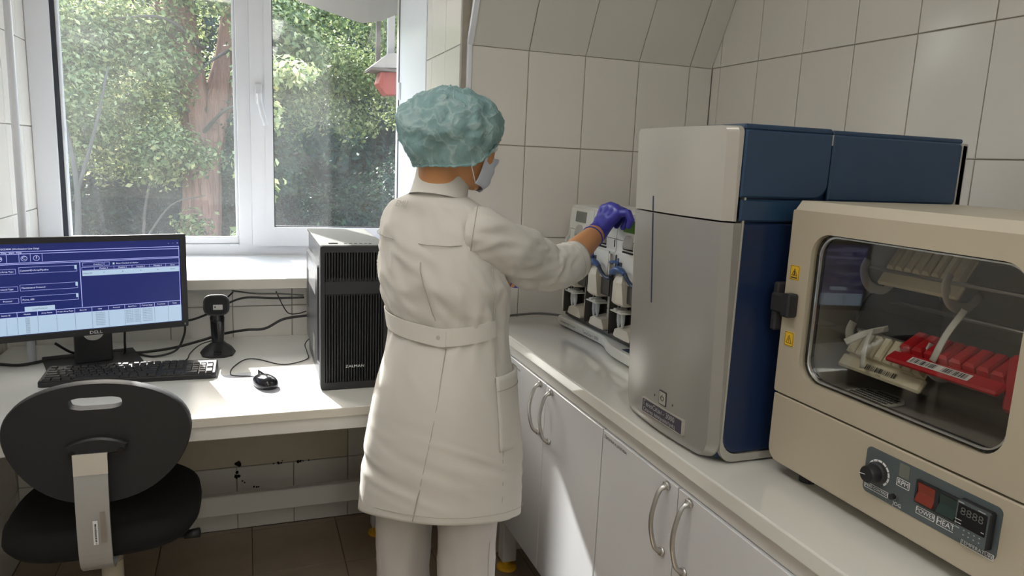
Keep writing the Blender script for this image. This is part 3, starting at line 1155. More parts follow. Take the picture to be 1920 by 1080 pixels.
# ================================================================== BENCH ALONG THE RIGHT WALL
CZ = 0.868
CFX = -0.812
t = thing('worktop', 'long glossy white worktop along the right wall on leg frame', 'worktop', (-0.4, -1.6, 0))
bm = B()
box(bm, CFX, -0.002, -3.2, -0.002, CZ - 0.03, CZ, 0.003, 2)
obj('slab', bm, M_counter, t)
bm = B()
box(bm, -0.795, -0.775, -3.2, -0.06, CZ - 0.066, CZ - 0.03, 0.001)
obj('apron', bm, M_wmetal, t)
for (x, y) in ((-0.728, -0.10), (-0.06, -0.10), (-0.728, -3.1), (-0.06, -3.1)):
    bm = B()
    box(bm, x - 0.025, x + 0.025, y - 0.025, y + 0.025, 0.035, CZ - 0.03, 0.003)
    lg = obj('leg', bm, M_wmetal, t)
    bm = B()
    lathe(bm, [(0.033, 0), (0.036, 0.004), (0.033, 0.012), (0.014, 0.018), (0.011, 0.036)], 20, Matrix.Translation((x, y, 0)))
    sharp(obj('foot', bm, M_yellow, lg, label='yellow plastic levelling foot'))


def cabinet(y0, y1, ym, label, stickers):
    t = thing('base_cabinet', label, 'cabinet', (-0.45, (y0 + y1) / 2, 0.25), 0, 'white two-door cabinets under the worktop')
    bm = B()
    box(bm, -0.778, -0.05, y1 + 0.001, y0 - 0.001, 0.250, 0.801, 0.001)
    obj('carcass', bm, M_cab, t)
    for xr in (-0.775, -0.10):
        bm = B()
        box(bm, xr, xr + 0.015, y1 + 0.003, y0 - 0.003, 0.236, 0.251)
        obj('hanging_rail', bm, M_wmetal, t)
    for (a, b, hy) in ((y0 - 0.002, ym + 0.0015, ym + 0.034), (ym - 0.0015, y1 + 0.002, ym - 0.042)):
        bm = B()
        box(bm, -0.80, -0.7785, b, a, 0.253, 0.800, 0.0015)
        d = obj('door', bm, M_cab, t)
        bm = B()
        P = spline([(-0.800, hy, 0.652), (-0.818, hy, 0.662), (-0.829, hy, 0.695), (-0.832, hy, 0.7215), (-0.829, hy, 0.748), (-0.818, hy, 0.781), (-0.800, hy, 0.791)], 5)
        n = len(P)
        rs = [0.0046 if 3 < i < n - 4 else 0.0060 for i in range(n)]
        tube(bm, P, rs, 10)
        cyl(bm, (-0.800, hy, 0.652), (-0.806, hy, 0.654), 0.009, n=12)
        cyl(bm, (-0.800, hy, 0.791), (-0.806, hy, 0.789), 0.009, n=12)
        obj('handle', bm, M_steel, d, smooth=True, label='arched brushed steel handle')
    for (s, yy, zz, sz) in stickers:
        bm = B()
        text(bm, s, sz, faceX(-0.8006, yy, zz), 'LEFT')
        obj('lettering', bm, M_ink, t)


cabinet(-0.185, -0.860, -0.524, 'white cabinet nearest the window wall, two arched handles', [('Расходка', -0.288, 0.780, 0.0105)])
cabinet(-0.862, -1.481, -1.171, 'white cabinet under the tall silver instrument, two arched handles', [('Пипетки и штативы', -0.872, 0.787, 0.0112)])
cabinet(-1.483, -2.105, -1.795, 'white cabinet under the beige oven, nearest the viewer', [])

# ================================================================== COMPUTER TOWER
PX0, PX1, PY0, PY1, PZ0, PZ1 = -1.366, -1.181, -0.252, 0.195, DZ, 1.143
t = thing('computer_tower', 'black tower computer with slatted front standing on the desk', 'computer', (-1.273, -0.03, DZ))
bm = B()
box(bm, PX0 + 0.004, PX1 - 0.004, PY0 + 0.03, PY1, PZ0 + 0.004, PZ1 - 0.006, 0.004)
obj('case', bm, M_pcs, t)
bm = B()
for x in (PX0 + 0.03, PX1 - 0.03):
    for y in (PY0 + 0.06, PY1 - 0.05):
        cyl(bm, (x, y, PZ0), (x, y, PZ0 + 0.006), 0.012, n=12)
obj('rubber_feet', bm, M_black, t)
bm = B()
box(bm, PX0, PX1, PY0 + 0.004, PY1, PZ1 - 0.008, PZ1, 0.003, 2)
obj('top_cover', bm, M_pct, t)
bm = B()
tp = faceZ(-1.273, PY0 + 0.035, PZ1 + 0.0006)
prism(bm, ell(-0.055, 0, 0.013, 0.006, 20), -0.0005, 0.0015, tp)
for x in (-0.022, -0.008, 0.006, 0.02, 0.034, 0.046):
    prism(bm, rrect(x - 0.004, x + 0.004, -0.0025, 0.0025, 0.001, 2), -0.0005, 0.0006, tp)
obj('button', bm, M_blackg, t)
bm = B()
text(bm, '○ ▪ HDD', 0.006, faceZ(-1.245, PY0 + 0.024, PZ1 + 0.0005))
obj('port_marks', bm, M_white, t)
# front: frame, slats over a dark cavity, plain drive bay
bm = B()
ringprism(bm, rrect(PX0, PX1, PZ0 + 0.002, PZ1 - 0.002, 0.006, 3), rrect(PX0 + 0.012, PX1 - 0.012, PZ0 + 0.022, PZ1 - 0.020, 0.003, 3), 0.0, 0.036, M=faceY(0, PY0 + 0.036, 0))
obj('front_frame', bm, M_blackm, t)
bm = B()
box(bm, PX0 + 0.010, PX1 - 0.010, PY0 + 0.022, PY0 + 0.032, PZ0 + 0.02, PZ1 - 0.018)
obj('front_mesh', bm, M_blackg, t)
bm = B()
box(bm, PX0 + 0.011, PX1 - 0.011, PY0 + 0.003, PY0 + 0.03, 1.005, 1.043, 0.002)
obj('drive_bay_cover', bm, M_blackm, t)
bm = B()
box(bm, -0.0017, 0.0017, 0, 0.018, 0, 1, 0.0)
slat_long = bpy.data.meshes.new('slat')
bm.to_mesh(slat_long)
bm.free()
slat_long.materials.append(M_blackm)
ns = 21
for i in range(ns):
    x = PX0 + 0.0165 + (PX1 - PX0 - 0.033) * i / (ns - 1)
    for (z0, z1) in ((PZ0 + 0.020, 1.006), (1.042, PZ1 - 0.019)):
        M = WM[t.name].inverted() @ Matrix.Translation((x, PY0 + 0.002 + 0.0016 * (i % 2), z0)) @ Matrix.Diagonal((1, 1, z1 - z0, 1))
        inst('slat', slat_long, t, M)
for (z0, z1) in ((1.000, 1.012), (1.036, 1.050)):                  # slat ends sloping into the bay cover
    bm = B()
    box(bm, PX0 + 0.012, PX1 - 0.012, PY0 + 0.008, PY0 + 0.03, z0, z1, 0.003)
    obj('slat_end_bar', bm, M_blackm, t)
bm = B()
text(bm, 'ZALMAN', 0.0105, faceY(-1.272, PY0 - 0.0005, 0.800), sx=1.25)
obj('brand_lettering', bm, M_white, t)
# left side panel with raised pressed field, perforated patch and a pale sticker
bm = B()
side = frame((PX0 + 0.004, 0, 0), (0, -1, 0), (0, 0, 1))
prism(bm, rrect(-PY1 + 0.01, -PY0 - 0.045, PZ0 + 0.06, PZ1 - 0.06, 0.02, 4), -0.002, 0.008, side, bev=0.006)
obj('side_panel_bulge', bm, M_pcs, t)
bm = B()
for i in range(9):
    for j in range(22):
        y, z = -0.155 + 0.0085 * i + (0.004 if j % 2 else 0), 0.905 + 0.0055 * j
        prism(bm, ell(y, z, 0.0024, 0.0018, 6), 0.0079, 0.0084, side)
o = obj('perforation', bm, M_hole, t)
bm = B()
quad(bm, side, -0.10, 0.14, 0.985, 1.065, 0.0083)
obj('warranty_sticker', bm, M_paper, t, label='pale sheet stuck on the side')
bm = B()
quad(bm, side, 0.06, 0.12, 0.80, 0.86, 0.0083)
obj('info_sticker', bm, M_pct, t)

# ================================================================== MONITOR
MA = math.atan2(0.292, 0.956)
MON = Vector((-1.730, 0.163, DZ))             # right edge of the panel, foot of it on the desk
ux = Vector((math.cos(MA), math.sin(MA), 0))
MW = 0.505
mc = MON - ux * (MW / 2)
t = thing('monitor', 'black widescreen monitor showing blue software window on the desk', 'monitor', (mc.x, mc.y, DZ), MA)
zb, zt = 0.106, 0.394
bm = B()
ringprism(bm, rrect(-MW / 2, MW / 2, zb, zt, 0.004, 3), rrect(-MW / 2 + 0.0165, MW / 2 - 0.0165, zb + 0.0175, zt - 0.0165, 0.001, 3), 0, 0.012, M=frame((0, 0.004, 0), (1, 0, 0), (0, 0, 1)))
obj('bezel', bm, M_blackm, t, local=True)
bm = B()
box(bm, -MW / 2 + 0.002, MW / 2 - 0.002, 0.004, 0.022, zb + 0.002, zt - 0.002, 0.004)
box(bm, -0.17, 0.17, 0.02, 0.050, zb + 0.03, zt - 0.05, 0.012)
obj('back_shell', bm, M_black, t, local=True)
SWd, SH = MW - 0.033, zt - zb - 0.034
sx0, sz1 = -MW / 2 + 0.0165, zt - 0.0165
bm = B()
box(bm, sx0, sx0 + SWd, -0.002, 0.004, zb + 0.0175, sz1)
scr = obj('screen', bm, M_scr, t, local=True)
S = frame((sx0, -0.0022, sz1), (1, 0, 0), (0, 0, 1))     # screen sheet: u right, v up from the top-left corner


def sq(bm, a, b, c, d, k):
    quad(bm, S, a * SWd, b * SWd, -d * SH, -c * SH, k * 0.00012)


lines, pale, dark = B(), B(), B()
for c in (0.082, 0.107, 0.205, 0.219):
    sq(lines, 0.0, 0.995, c, c + 0.006, 2)
for a in (0.075, 0.135, 0.190, 0.248):
    sq(lines, a, a + 0.002, 0.115, 0.2, 2)
sq(lines, 0.992, 0.995, 0.082, 0.205, 2)
sq(lines, 0.435, 0.4385, 0.222, 0.735, 2)
sq(lines, 0.992, 0.995, 0.222, 0.90, 2)


def boxl(a, b, c, d, w=0.0016):
    h = w * SWd / SH
    sq(lines, a, b, c, c + h, 2)
    sq(lines, a, b, d - h, d, 2)
    sq(lines, a, a + w, c, d, 2)
    sq(lines, b - w, b, c, d, 2)


for (a, b, c, d) in ((0.0, 0.115, 0.270, 0.325), (0.13, 0.42, 0.255, 0.325), (0.0, 0.12, 0.46, 0.515), (0.13, 0.42, 0.445, 0.515),
                     (0.01, 0.12, 0.59, 0.645), (0.13, 0.42, 0.575, 0.645), (0.45, 0.56, 0.235, 0.275), (0.565, 0.595, 0.235, 0.275), (0.445, 0.993, 0.285, 0.32)):
    boxl(a, b, c, d)
for (a, c, d) in ((0.408, 0.255, 0.30), (0.408, 0.445, 0.49), (0.408, 0.575, 0.62)):
    sq(pale, a, a + 0.012, c, d, 3)
sq(pale, 0.145, 0.295, 0.69, 0.745, 3)
sq(pale, 0.447, 0.992, 0.325, 0.385, 3)
sq(pale, 0.612, 0.622, 0.245, 0.268, 3)
sq(pale, 0.0, 0.996, 0.80, 0.995, 3)
sq(lines, 0.0, 0.995, 0.742, 0.748, 2)
sq(lines, 0.0, 0.995, 0.797, 0.801, 2)
cols = [0.0, 0.105, 0.205, 0.30, 0.395, 0.485, 0.575, 0.665, 0.752, 0.835, 0.917, 0.995]
for a in cols[1:-1]:
    sq(lines, a, a + 0.002, 0.745, 0.80, 2)
    sq(dark, a, a + 0.0012, 0.80, 0.99, 4)
for a in (0.51, 0.617, 0.717, 0.817, 0.912):
    sq(lines, a, a + 0.0016, 0.285, 0.322, 2)
# tool-bar rings
for a in (0.04, 0.160, 0.220):
    rr_ = 0.0075
    ringprism(lines, ell(a * SWd, -0.160 * SH, rr_, rr_, 24), ell(a * SWd, -0.160 * SH, rr_ * 0.84, rr_ * 0.84, 24), 0.0002, 0.00025, M=S)
obj('screen_rules', lines, M_scl, scr, local=True)
obj('screen_fields', pale, M_scp, scr, local=True)


def st(bm, s, a, c, size, al='CENTER', k=5):
    text(bm, s, size, S @ Matrix.Translation((a * SWd, -c * SH, k * 0.00012)), al)


tx = B()
st(tx, 'Fluidics - GCS3000 (Workstation Live Only)', 0.0, 0.056, 0.0062, 'LEFT')
st(tx, 'Edit   View   Start   Help', 0.02, 0.096, 0.0062, 'LEFT')
for s, a in (('•••', 0.04), ('⊂', 0.160), ('?', 0.220)):
    st(tx, s, a, 0.158, 0.0125)
st(tx, '–   ▫   ×', 0.96, 0.045, 0.007)
for s, a, c in (('Probe Array Type', 0.06, 0.298), ('Protocol Type', 0.062, 0.488), ('Protocol', 0.066, 0.618)):
    st(tx, s, a, c, 0.0058)
for s, a, c in (('CustomHD Array/Pipeline', 0.135, 0.292), ('Maintenance Protocol', 0.137, 0.482), ('Prime_450', 0.138, 0.612)):
    st(tx, s, a, c, 0.0062, 'LEFT')
st(tx, 'Chambers', 0.53, 0.257, 0.005)
st(tx, 'Show Checked on Station', 0.63, 0.257, 0.0056, 'LEFT')
for i, a in enumerate((0.562, 0.665, 0.767, 0.865)):
    st(tx, 'Module %d' % (i + 1), a, 0.304, 0.0058)
st(tx, 'Done', 0.953, 0.304, 0.0055)
heads = ['Station ID', 'Module', 'Array Name', 'Probe Array Type', 'Barcode', 'User', 'Protocol', 'Start/Time', 'Current Stage', 'Time/Limit', 'Temp']
for s, a, b in zip(heads, cols[:-1], cols[1:]):
    st(tx, s, (a + b) / 2, 0.772, 0.0052)
obj('screen_lettering', tx, M_sct, scr, local=True)
st(dark, 'Station ID:', 0.476, 0.355, 0.0055)
for a in (0.562, 0.665, 0.767, 0.865):
    st(dark, '▪', a, 0.352, 0.008)
st(dark, 'None', 0.953, 0.352, 0.0055)
st(dark, 'Load Protocol', 0.22, 0.718, 0.006)
for r in range(9):
    c = 0.818 + r * 0.020
    st(dark, str(r // 4 + 1), 0.052, c, 0.005)
    st(dark, 'FS%d0' % (r % 4 + 1), 0.155, c, 0.005)
    if r < 8:
        st(dark, 'Workstation', 0.53, c, 0.0046)
        st(dark, '2023-09-07 17:02:%02d' % (r * 7), 0.709, c, 0.0043)
        st(dark, 'Module primed', 0.794, c, 0.0043)
obj('screen_print', dark, M_scd, scr, local=True)
bm = B()
text(bm, 'DELL', 0.0125, frame((0.0, -0.0085, zb + 0.008), (1, 0, 0), (0, 0, 1)), sx=1.2)
obj('brand_lettering', bm, M_white, t, local=True)
bm = B()
quad(bm, frame((MW / 2 - 0.01, -0.0085, zb + 0.009), (1, 0, 0), (0, 0, 1)), -0.0008, 0.0008, -0.003, 0.003)
obj('power_light', bm, M_white, t, local=True)
# stand: flat base, wide neck with half-round cable hole
bm = B()
box(bm, -0.125, 0.125, 0.015, 0.185, 0.0, 0.008, 0.002)
obj('stand_base', bm, M_blackm, t, local=True)
bm = B()
box(bm, -0.049, 0.049, 0.052, 0.085, 0.007, 0.30, 0.004)
obj('stand_neck', bm, M_black, t, local=True)
bm = B()
prism(bm, [(0.027 * math.cos(a), 0.024 * math.sin(a)) for a in [PI + PI * k / 14 for k in range(15)]], 0, 0.0012, frame((0.0, 0.0518, 0.100), (1, 0, 0), (0, 0, 1)))
obj('cable_hole_rim', bm, M_steel, t, local=True, label='grey half-round cable opening')

# ================================================================== KEYBOARD
KA = math.atan2(0.101 - 0.063, 0.419 + 0.02) * 0.25 - 0.03
KC = Vector((-1.866, -0.005, DZ))
KW, KD = 0.448, 0.130
t = thing('keyboard', 'black full-size keyboard in front of the monitor', 'keyboard', KC, KA)
bm = B()
prism(bm, rrect(-KW / 2, KW / 2, -KD / 2, KD / 2, 0.012, 4), 0.0, 0.016, bev=0.004)
o = obj('keyboard_tray', bm, M_black, t, local=True)
for v in o.data.vertices:
    if v.co.z > 0.005:
        v.co.z += 0.008 * (v.co.y + KD / 2) / KD
kc = {}


def keycap(w, h):
    k = (round(w, 4), round(h, 4))
    if k not in kc:
        bm = B()
        a, b = w / 2 - 0.0011, h / 2 - 0.0011
        loft(bm, [[(x, y, 0) for x, y in ((-a, -b), (a, -b), (a, b), (-a, b))], [(x * 0.84, y * 0.82 + 0.0006, 0.0065) for x, y in ((-a, -b), (a, -b), (a, b), (-a, b))]], cap0=False)
        me = bpy.data.meshes.new('key')
        bm.normal_update()
        bm.to_mesh(me)
        bm.free()
        me.materials.append(M_key)
        kc[k] = me
    return kc[k]


def key(x, r, w=1.0, h=1.0):
    u = 0.0188
    y = 0.042 - r * u - (0.004 if r > 0 else 0) - (h - 1) * u / 2
    M = Matrix.Translation((-0.2135 + (x + w / 2) * u, y, 0.0155 + 0.008 * (y + KD / 2) / KD))
    inst('key', keycap(w * u, h * u), t, M)


x = 0
for g in (1, -1, 4, -.5, 4, -.5, 4):
    if g < 0:
        x += -g
    else:
        for _ in range(g):
            key(x, 0)
            x += 1
for r, ws in ((1, [1] * 13 + [2]), (2, [1.5] + [1] * 12 + [1.5]), (3, [1.75] + [1] * 11 + [2.25]), (4, [2.25] + [1] * 10 + [2.75]), (5, [1.25, 1.25, 1.25, 6.25, 1.25, 1.25, 1.25, 1.25])):
    x = 0
    for w in ws:
        key(x, r, w)
        x += w
for r, xs in ((0, (0, 1, 2)), (1, (0, 1, 2)), (2, (0, 1, 2)), (4, (1,)), (5, (0, 1, 2))):
    for q in xs:
        key(15.4 + q, r)
for r, its in ((1, ((0, 1, 1), (1, 1, 1), (2, 1, 1), (3, 1, 1))), (2, ((0, 1, 1), (1, 1, 1), (2, 1, 1), (3, 1, 2))), (3, ((0, 1, 1), (1, 1, 1), (2, 1, 1))),
               (4, ((0, 1, 1), (1, 1, 1), (2, 1, 1), (3, 1, 2))), (5, ((0, 2, 1), (2, 1, 1)))):
    for (q, w, h) in its:
        key(18.75 + q, r, w, h)

# ================================================================== MOUSE AND CLEAR SHEET UNDER IT
bm = B()
P = [(-1.612, -0.277), (-1.372, -0.270), (-1.372, 0.005), (-1.628, -0.045)]
loft(bm, [[(*p, DZ + 0.0002) for p in P], [(*p, DZ + 0.0010) for p in P]])
o = obj('clear_mouse_sheet', bm, M_paper, None, origin=(-1.5, -0.15, DZ))
tag(o, 'thin bluish translucent plastic sheet lying under the mouse', 'mouse pad')
MM = Matrix.Translation((-1.512, -0.172, DZ + 0.001)) @ Matrix.Rotation(math.radians(20), 4, 'Z')
t = thing('computer_mouse', 'small black wired mouse on the clear sheet', 'mouse', (-1.512, -0.172, DZ + 0.001), math.radians(20))
bm = B()
rings = []
for (z, a, b, cy) in ((0, 0.026, 0.048, 0), (0.004, 0.029, 0.052, 0), (0.012, 0.0295, 0.052, 0), (0.020, 0.027, 0.048, -0.002), (0.027, 0.021, 0.038, -0.006), (0.032, 0.012, 0.022, -0.010), (0.0335, 0.003, 0.006, -0.012)):
    rings.append([(x * (1 - 0.12 * (y - cy) / b), y, z) for x, y in ell(0, cy, a, b, 28, 2.3)])
loft(bm, rings)
obj('shell', bm, M_blackg, t, local=True, smooth=True)
bm = B()
cyl(bm, (-0.003, 0.030, 0.021), (0.003, 0.030, 0.021), 0.008, n=16)
obj('scroll_wheel', bm, M_blackm, t, local=True)
bm = B()
box(bm, -0.0005, 0.0005, 0.005, 0.05, 0.015, 0.0345)
obj('button_gap', bm, M_hole, t, local=True)
bm = B()
tube(bm, spline([(-1.530, -0.125, DZ + 0.010), (-1.548, -0.085, DZ + 0.004), (-1.580, -0.070, DZ + 0.0025), (-1.604, -0.05, DZ + 0.0025), (-1.600, 0.02, DZ + 0.0025),
                 (-1.565, 0.105, DZ + 0.0025), (-1.525, 0.100, DZ + 0.0025), (-1.468, 0.035, DZ + 0.0025), (-1.425, 0.03, DZ + 0.003), (-1.376, 0.075, DZ + 0.004), (-1.372, 0.16, DZ + 0.004), (-1.372, 0.215, DZ + 0.02), (-1.33, 0.215, DZ + 0.06), (-1.33, 0.196, DZ + 0.08)], 8), 0.0017, 6)
obj('mouse_cable', bm, M_cable, t)

# ================================================================== BARCODE SCANNER IN ITS STAND
SCX, SCY = -1.647, 0.205
t = thing('barcode_scanner', 'black handheld barcode scanner upright in its desk stand', 'scanner', (SCX, SCY, DZ))
bm = B()
rings = []
for (z, a, b, cy) in ((0, 0.052, 0.062, 0.0), (0.006, 0.054, 0.064, 0.0), (0.016, 0.046, 0.052, 0.004), (0.028, 0.028, 0.030, 0.010), (0.036, 0.020, 0.022, 0.012)):
    rings.append([(SCX + x, SCY + y, DZ + z) for x, y in ell(0, cy, a, b, 10, 2.6)])
loft(bm, rings)
sharp(obj('stand_base', bm, M_black, t), 25)
bm = B()
rings = []
for (z, a, b, cy) in ((0.034, 0.018, 0.016, 0.012), (0.06, 0.020, 0.017, 0.012), (0.10, 0.0215, 0.019, 0.012), (0.118, 0.0225, 0.020, 0.011), (0.122, 0.021, 0.018, 0.011), (0.15, 0.021, 0.018, 0.010)):
    rings.append([(SCX + x, SCY + y, DZ + z) for x, y in ell(0, cy, a, b, 20, 2.4)])
loft(bm, rings)
sharp(obj('grip', bm, M_blackg, t))
bm = B()
hm = Matrix.Translation((SCX, SCY, DZ + 0.163)) @ Matrix.Rotation(math.radians(-6), 4, 'X')
rings = []
for (y, a, b, dz) in ((0.055, 0.020, 0.014, -0.004), (0.045, 0.030, 0.024, -0.002), (0.01, 0.037, 0.031, 0), (-0.030, 0.0395, 0.0335, 0), (-0.042, 0.0385, 0.033, 0)):
    rings.append([(x, y, z + dz) for x, z in ell(0, 0, a, b, 28, 3.2)])
loft(bm, rings, M=hm)
hd = sharp(obj('head', bm, M_blackm, t))
bm = B()
prism(bm, ell(0, 0, 0.034, 0.0285, 28, 3.4), 0, 0.002, hm @ frame((0, -0.042, 0), (1, 0, 0), (0, 0, 1)))
obj('reading_window', bm, M_window, t)
bm = B()
prism(bm, rrect(-0.009, 0.019, -0.014, 0.002, 0.001, 2), 0, 0.0015, hm @ frame((0, -0.044, 0), (1, 0, 0), (0, 0, 1)))
obj('sensor', bm, M_instrg, t)
bm = B()
prism(bm, ell(-0.003, -0.005, 0.0025, 0.0025, 14), 0, 0.001, hm @ frame((0, -0.0455, 0), (1, 0, 0), (0, 0, 1)))
obj('lens', bm, M_hole, t)
bm = B()
box(bm, SCX - 0.012, SCX + 0.012, SCY - 0.056, SCY - 0.034, DZ + 0.010, DZ + 0.018, 0.002)
obj('stand_clip', bm, M_blackg, t)

# ================================================================== CABLES
def cable(pts, r, label, m=M_cable, k=7):
    bm = B()
    tube(bm, spline(pts, k), r, 7)
    o = obj('cable', bm, m, None, smooth=True, origin=pts[len(pts) // 2])
    tag(o, label, 'cable', 'black cables on the desk under the window')
    return o


cable([(-1.36, 0.23, 0.845), (-1.44, 0.25, 0.83), (-1.50, 0.25, 0.80), (-1.56, 0.25, 0.797), (-1.63, 0.27, 0.782), (-1.70, 0.27, 0.762), (-1.78, 0.245, 0.748), (-1.86, 0.235, 0.741), (-1.93, 0.235, 0.739)],
      0.0045, 'thickest black cable, rising behind the scanner towards the tower')
cable([(-1.37, 0.30, 0.893), (-1.47, 0.32, 0.889), (-1.56, 0.32, 0.893), (-1.62, 0.30, 0.877), (-1.68, 0.26, 0.852), (-1.74, 0.22, 0.842), (-1.80, 0.215, 0.86)],
      0.0038, 'black cable from tower top passing behind the scanner head')
cable([(-1.37, 0.32, 0.897), (-1.45, 0.33, 0.902), (-1.53, 0.33, 0.905), (-1.60, 0.38, 0.906)], 0.003, 'grey cable hugging the underside of the window sill', M_cableg)
cable([(-1.46, 0.36, 0.905), (-1.44, 0.33, 0.862), (-1.42, 0.33, 0.832), (-1.39, 0.32, 0.832), (-1.365, 0.28, 0.848)], 0.002, 'thin black cable looping under the sill beside the tower')
cable([(-1.60, 0.36, 0.905), (-1.635, 0.335, 0.877), (-1.66, 0.30, 0.868)], 0.0028, 'short black cable going up behind the scanner head')
cable([(-1.74, 0.19, 0.842), (-1.745, 0.2, 0.80), (-1.77, 0.195, 0.752), (-1.83, 0.185, 0.738), (-1.88, 0.22, 0.738), (-1.95, 0.26, 0.740), (-2.02, 0.265, 0.738)],
      0.0035, 'black cable hanging from the monitor right edge to desk')
cable([(-1.905, 0.165, 0.87), (-1.910, 0.175, 0.80), (-1.915, 0.20, 0.752), (-1.93, 0.235, 0.749)], 0.0035, 'black cable coming straight down behind the monitor neck')
cable([(-2.25, 0.17, 0.742), (-2.18, 0.16, 0.738), (-2.10, 0.20, 0.742), (-2.03, 0.215, 0.740)], 0.0045, 'black cable on the desk left of monitor neck')
cable([(-2.09, 0.155, 0.80), (-2.06, 0.185, 0.765), (-2.035, 0.20, 0.752)], 0.004, 'short black cable dropping left of the monitor neck')
cable([(-1.655, 0.262, 0.765), (-1.70, 0.26, 0.752), (-1.73, 0.21, 0.737), (-1.735, 0.14, 0.736), (-1.76, 0.10, 0.736), (-1.80, 0.085, 0.736)], 0.0018, 'thin black lead from scanner stand to the keyboard')
bm = B()
tube(bm, spline([(-0.90, -0.05, 0.875), (-0.80, -0.035, 0.876), (-0.70, -0.03, 0.881), (-0.62, -0.04, 0.885), (-0.55, -0.10, 0.886)], 8), 0.004, 7)
o = obj('cable', bm, M_cableg, None, smooth=True, origin=(-0.7, -0.035, 0.876))
tag(o, 'grey cable along the wall at the back of the worktop', 'cable')

# slim pole leaning in the left corner
bm = B()
tube(bm, [(-2.162, 0.196, DZ), (-2.2605, 0.61, 2.06)], 0.0115, 12)
o = obj('pole', bm, M_pvc, None, smooth=True, origin=(-2.16, 0.196, DZ))
tag(o, 'slim white pole leaning in the left corner beside window', 'pole')

# ================================================================== OFFICE CHAIR
CH = Vector((-1.905, -0.24, 0))
t = thing('office_chair', 'black swivel chair with oval handle-slot backrest pushed to desk', 'chair', CH)
# backrest: wide oval narrowing below, curved round the sitter, with a handle slot
BY = -0.50
bc = (-1.875, 0.742)


def back_y(x, z, front):
    return BY + 0.0 + 0.30 * (x - bc[0]) ** 2 * 2.0 - 0.06 * (z - bc[1]) + (0.030 if front else 0.0)


def back_outline(n, s=1.0):
    out = []
    for k in range(n):
        a = 2 * PI * k / n
        c, q = math.cos(a), math.sin(a)
        if q >= 0:
            x, z = 0.192 * c, 0.128 * math.copysign(abs(q) ** 0.92, q)
        else:
            w = 0.192 * (abs(c) ** 0.9)
            x, z = math.copysign(w, c), 0.165 * math.copysign(abs(q) ** 1.15, q)
        out.append((bc[0] + x * s, bc[1] + z * s))
    return out


n = 56
slot = []
for k in range(n):
    a = 2 * PI * k / n
    c, q = math.cos(a), math.sin(a)
    slot.append((bc[0] + 0.001 + 0.036 * math.copysign(min(1, abs(c) * 1.25), c) * (1 if True else 0) + 0.017 * c, 0.822 + 0.0145 * math.copysign(min(1, abs(q) * 1.15), q)))
bm = B()
rings = []
for s, off in ((0.985, 0.0), (1.0, 0.006), (1.0, 0.026), (0.985, 0.032)):
    rings.append([(x, back_y(x, z, False) + off, z) for x, z in back_outline(n, s)])
R = loft(bm, rings, False, False)
# concentric rings from the outline to the slot, both faces
def face_rings(off, edge, flip):
    cur = edge
    steps = 6
    rr2 = []
    for j in range(1, steps + 1):
        u = j / steps
        ring = []
        for (ox, oz), (qx, qz) in zip(back_outline(n, 0.985), slot):
            x, z = ox + (qx - ox) * u, oz + (qz - oz) * u
            ring.append(bm.verts.new((x, back_y(x, z, False) + off, z)))
        for i in range(n):
            k2 = (i + 1) % n
            f = (cur[i], cur[k2], ring[k2], ring[i])
            bm.faces.new(f if not flip else f[::-1])
        cur = ring
    return cur
a_ = face_rings(0.0, R[0], False)
b_ = face_rings(0.032, R[-1], True)
for i in range(n):
    j = (i + 1) % n
    bm.faces.new((a_[i], a_[j], b_[j], b_[i]))
bmesh.ops.recalc_face_normals(bm, faces=list(bm.faces))
sharp(obj('backrest', bm, M_blackm, t), 50)
# curved bracket boss on the back
bm = B()
pts = []
for k in range(13):
    u = -1 + 2 * k / 12
    pts.append((bc[0] + 0.062 * u, 0.738 - 0.018 * u * u + 0.008))
for k in range(13):
    u = 1 - 2 * k / 12
    pts.append((bc[0] + 0.058 * u, 0.706 - 0.004 * (1 - u * u) + 0.004))
prism(bm, pts, 0.0, 0.022, faceY(0, BY + 0.004, 0), bev=0.004)
boss = obj('bracket_boss', bm, M_black, t)
for s in (-1, 1):
    bm = B()
    cyl(bm, (bc[0] + 0.048 * s, BY - 0.012, 0.712), (bc[0] + 0.048 * s, BY - 0.0195, 0.712), 0.0075, n=12)
    obj('screw', bm, M_hole, boss)
# flat steel bar from the seat mechanism up to the backrest
bm = B()
bar = [(-1.886, BY - 0.022, 0.712), (-1.887, BY - 0.024, 0.66), (-1.888, BY - 0.022, 0.56), (-1.889, BY - 0.010, 0.455), (-1.8895, BY + 0.012, 0.422), (-1.89, BY + 0.05, 0.410), (-1.893, BY + 0.24, 0.408)]
P = spline(bar, 6)
rings = []
for i, p in enumerate(P):
    q = (P[min(i + 1, len(P) - 1)] - P[max(i - 1, 0)]).normalized()
    nrm = Vector((1, 0, 0)).cross(q).normalized()
    w, h = 0.0335, 0.0035
    rings.append([p + Vector((-w, 0, 0)) - nrm * h, p + Vector((w, 0, 0)) - nrm * h, p + Vector((w, 0, 0)) + nrm * h, p + Vector((-w, 0, 0)) + nrm * h])
loft(bm, rings)
br = obj('back_bar', bm, M_bar, t, label='shiny flat steel bar')
bm = B()
box(bm, -1.9205, -1.8525, BY - 0.0285, BY - 0.0265, 0.665, 0.714)
obj('tape', bm, M_edge, br, label='beige tape at top of bar')
bm = B()
quad(bm, faceY(-1.888, BY - 0.0278, 0.5), -0.001, 0.009, -0.003, 0.055)
obj('inventory_sticker', bm, M_white, br)
bm = B()
text(bm, '1101340000001401', 0.0052, faceY(-1.884, BY - 0.0284, 0.526) @ Matrix.Rotation(PI / 2, 4, 'Z'))
barcode(bm, faceY(-1.882, BY - 0.0284, 0.499) @ Matrix.Rotation(PI / 2, 4, 'Z'), 0.05, 0.003, 20, 4)
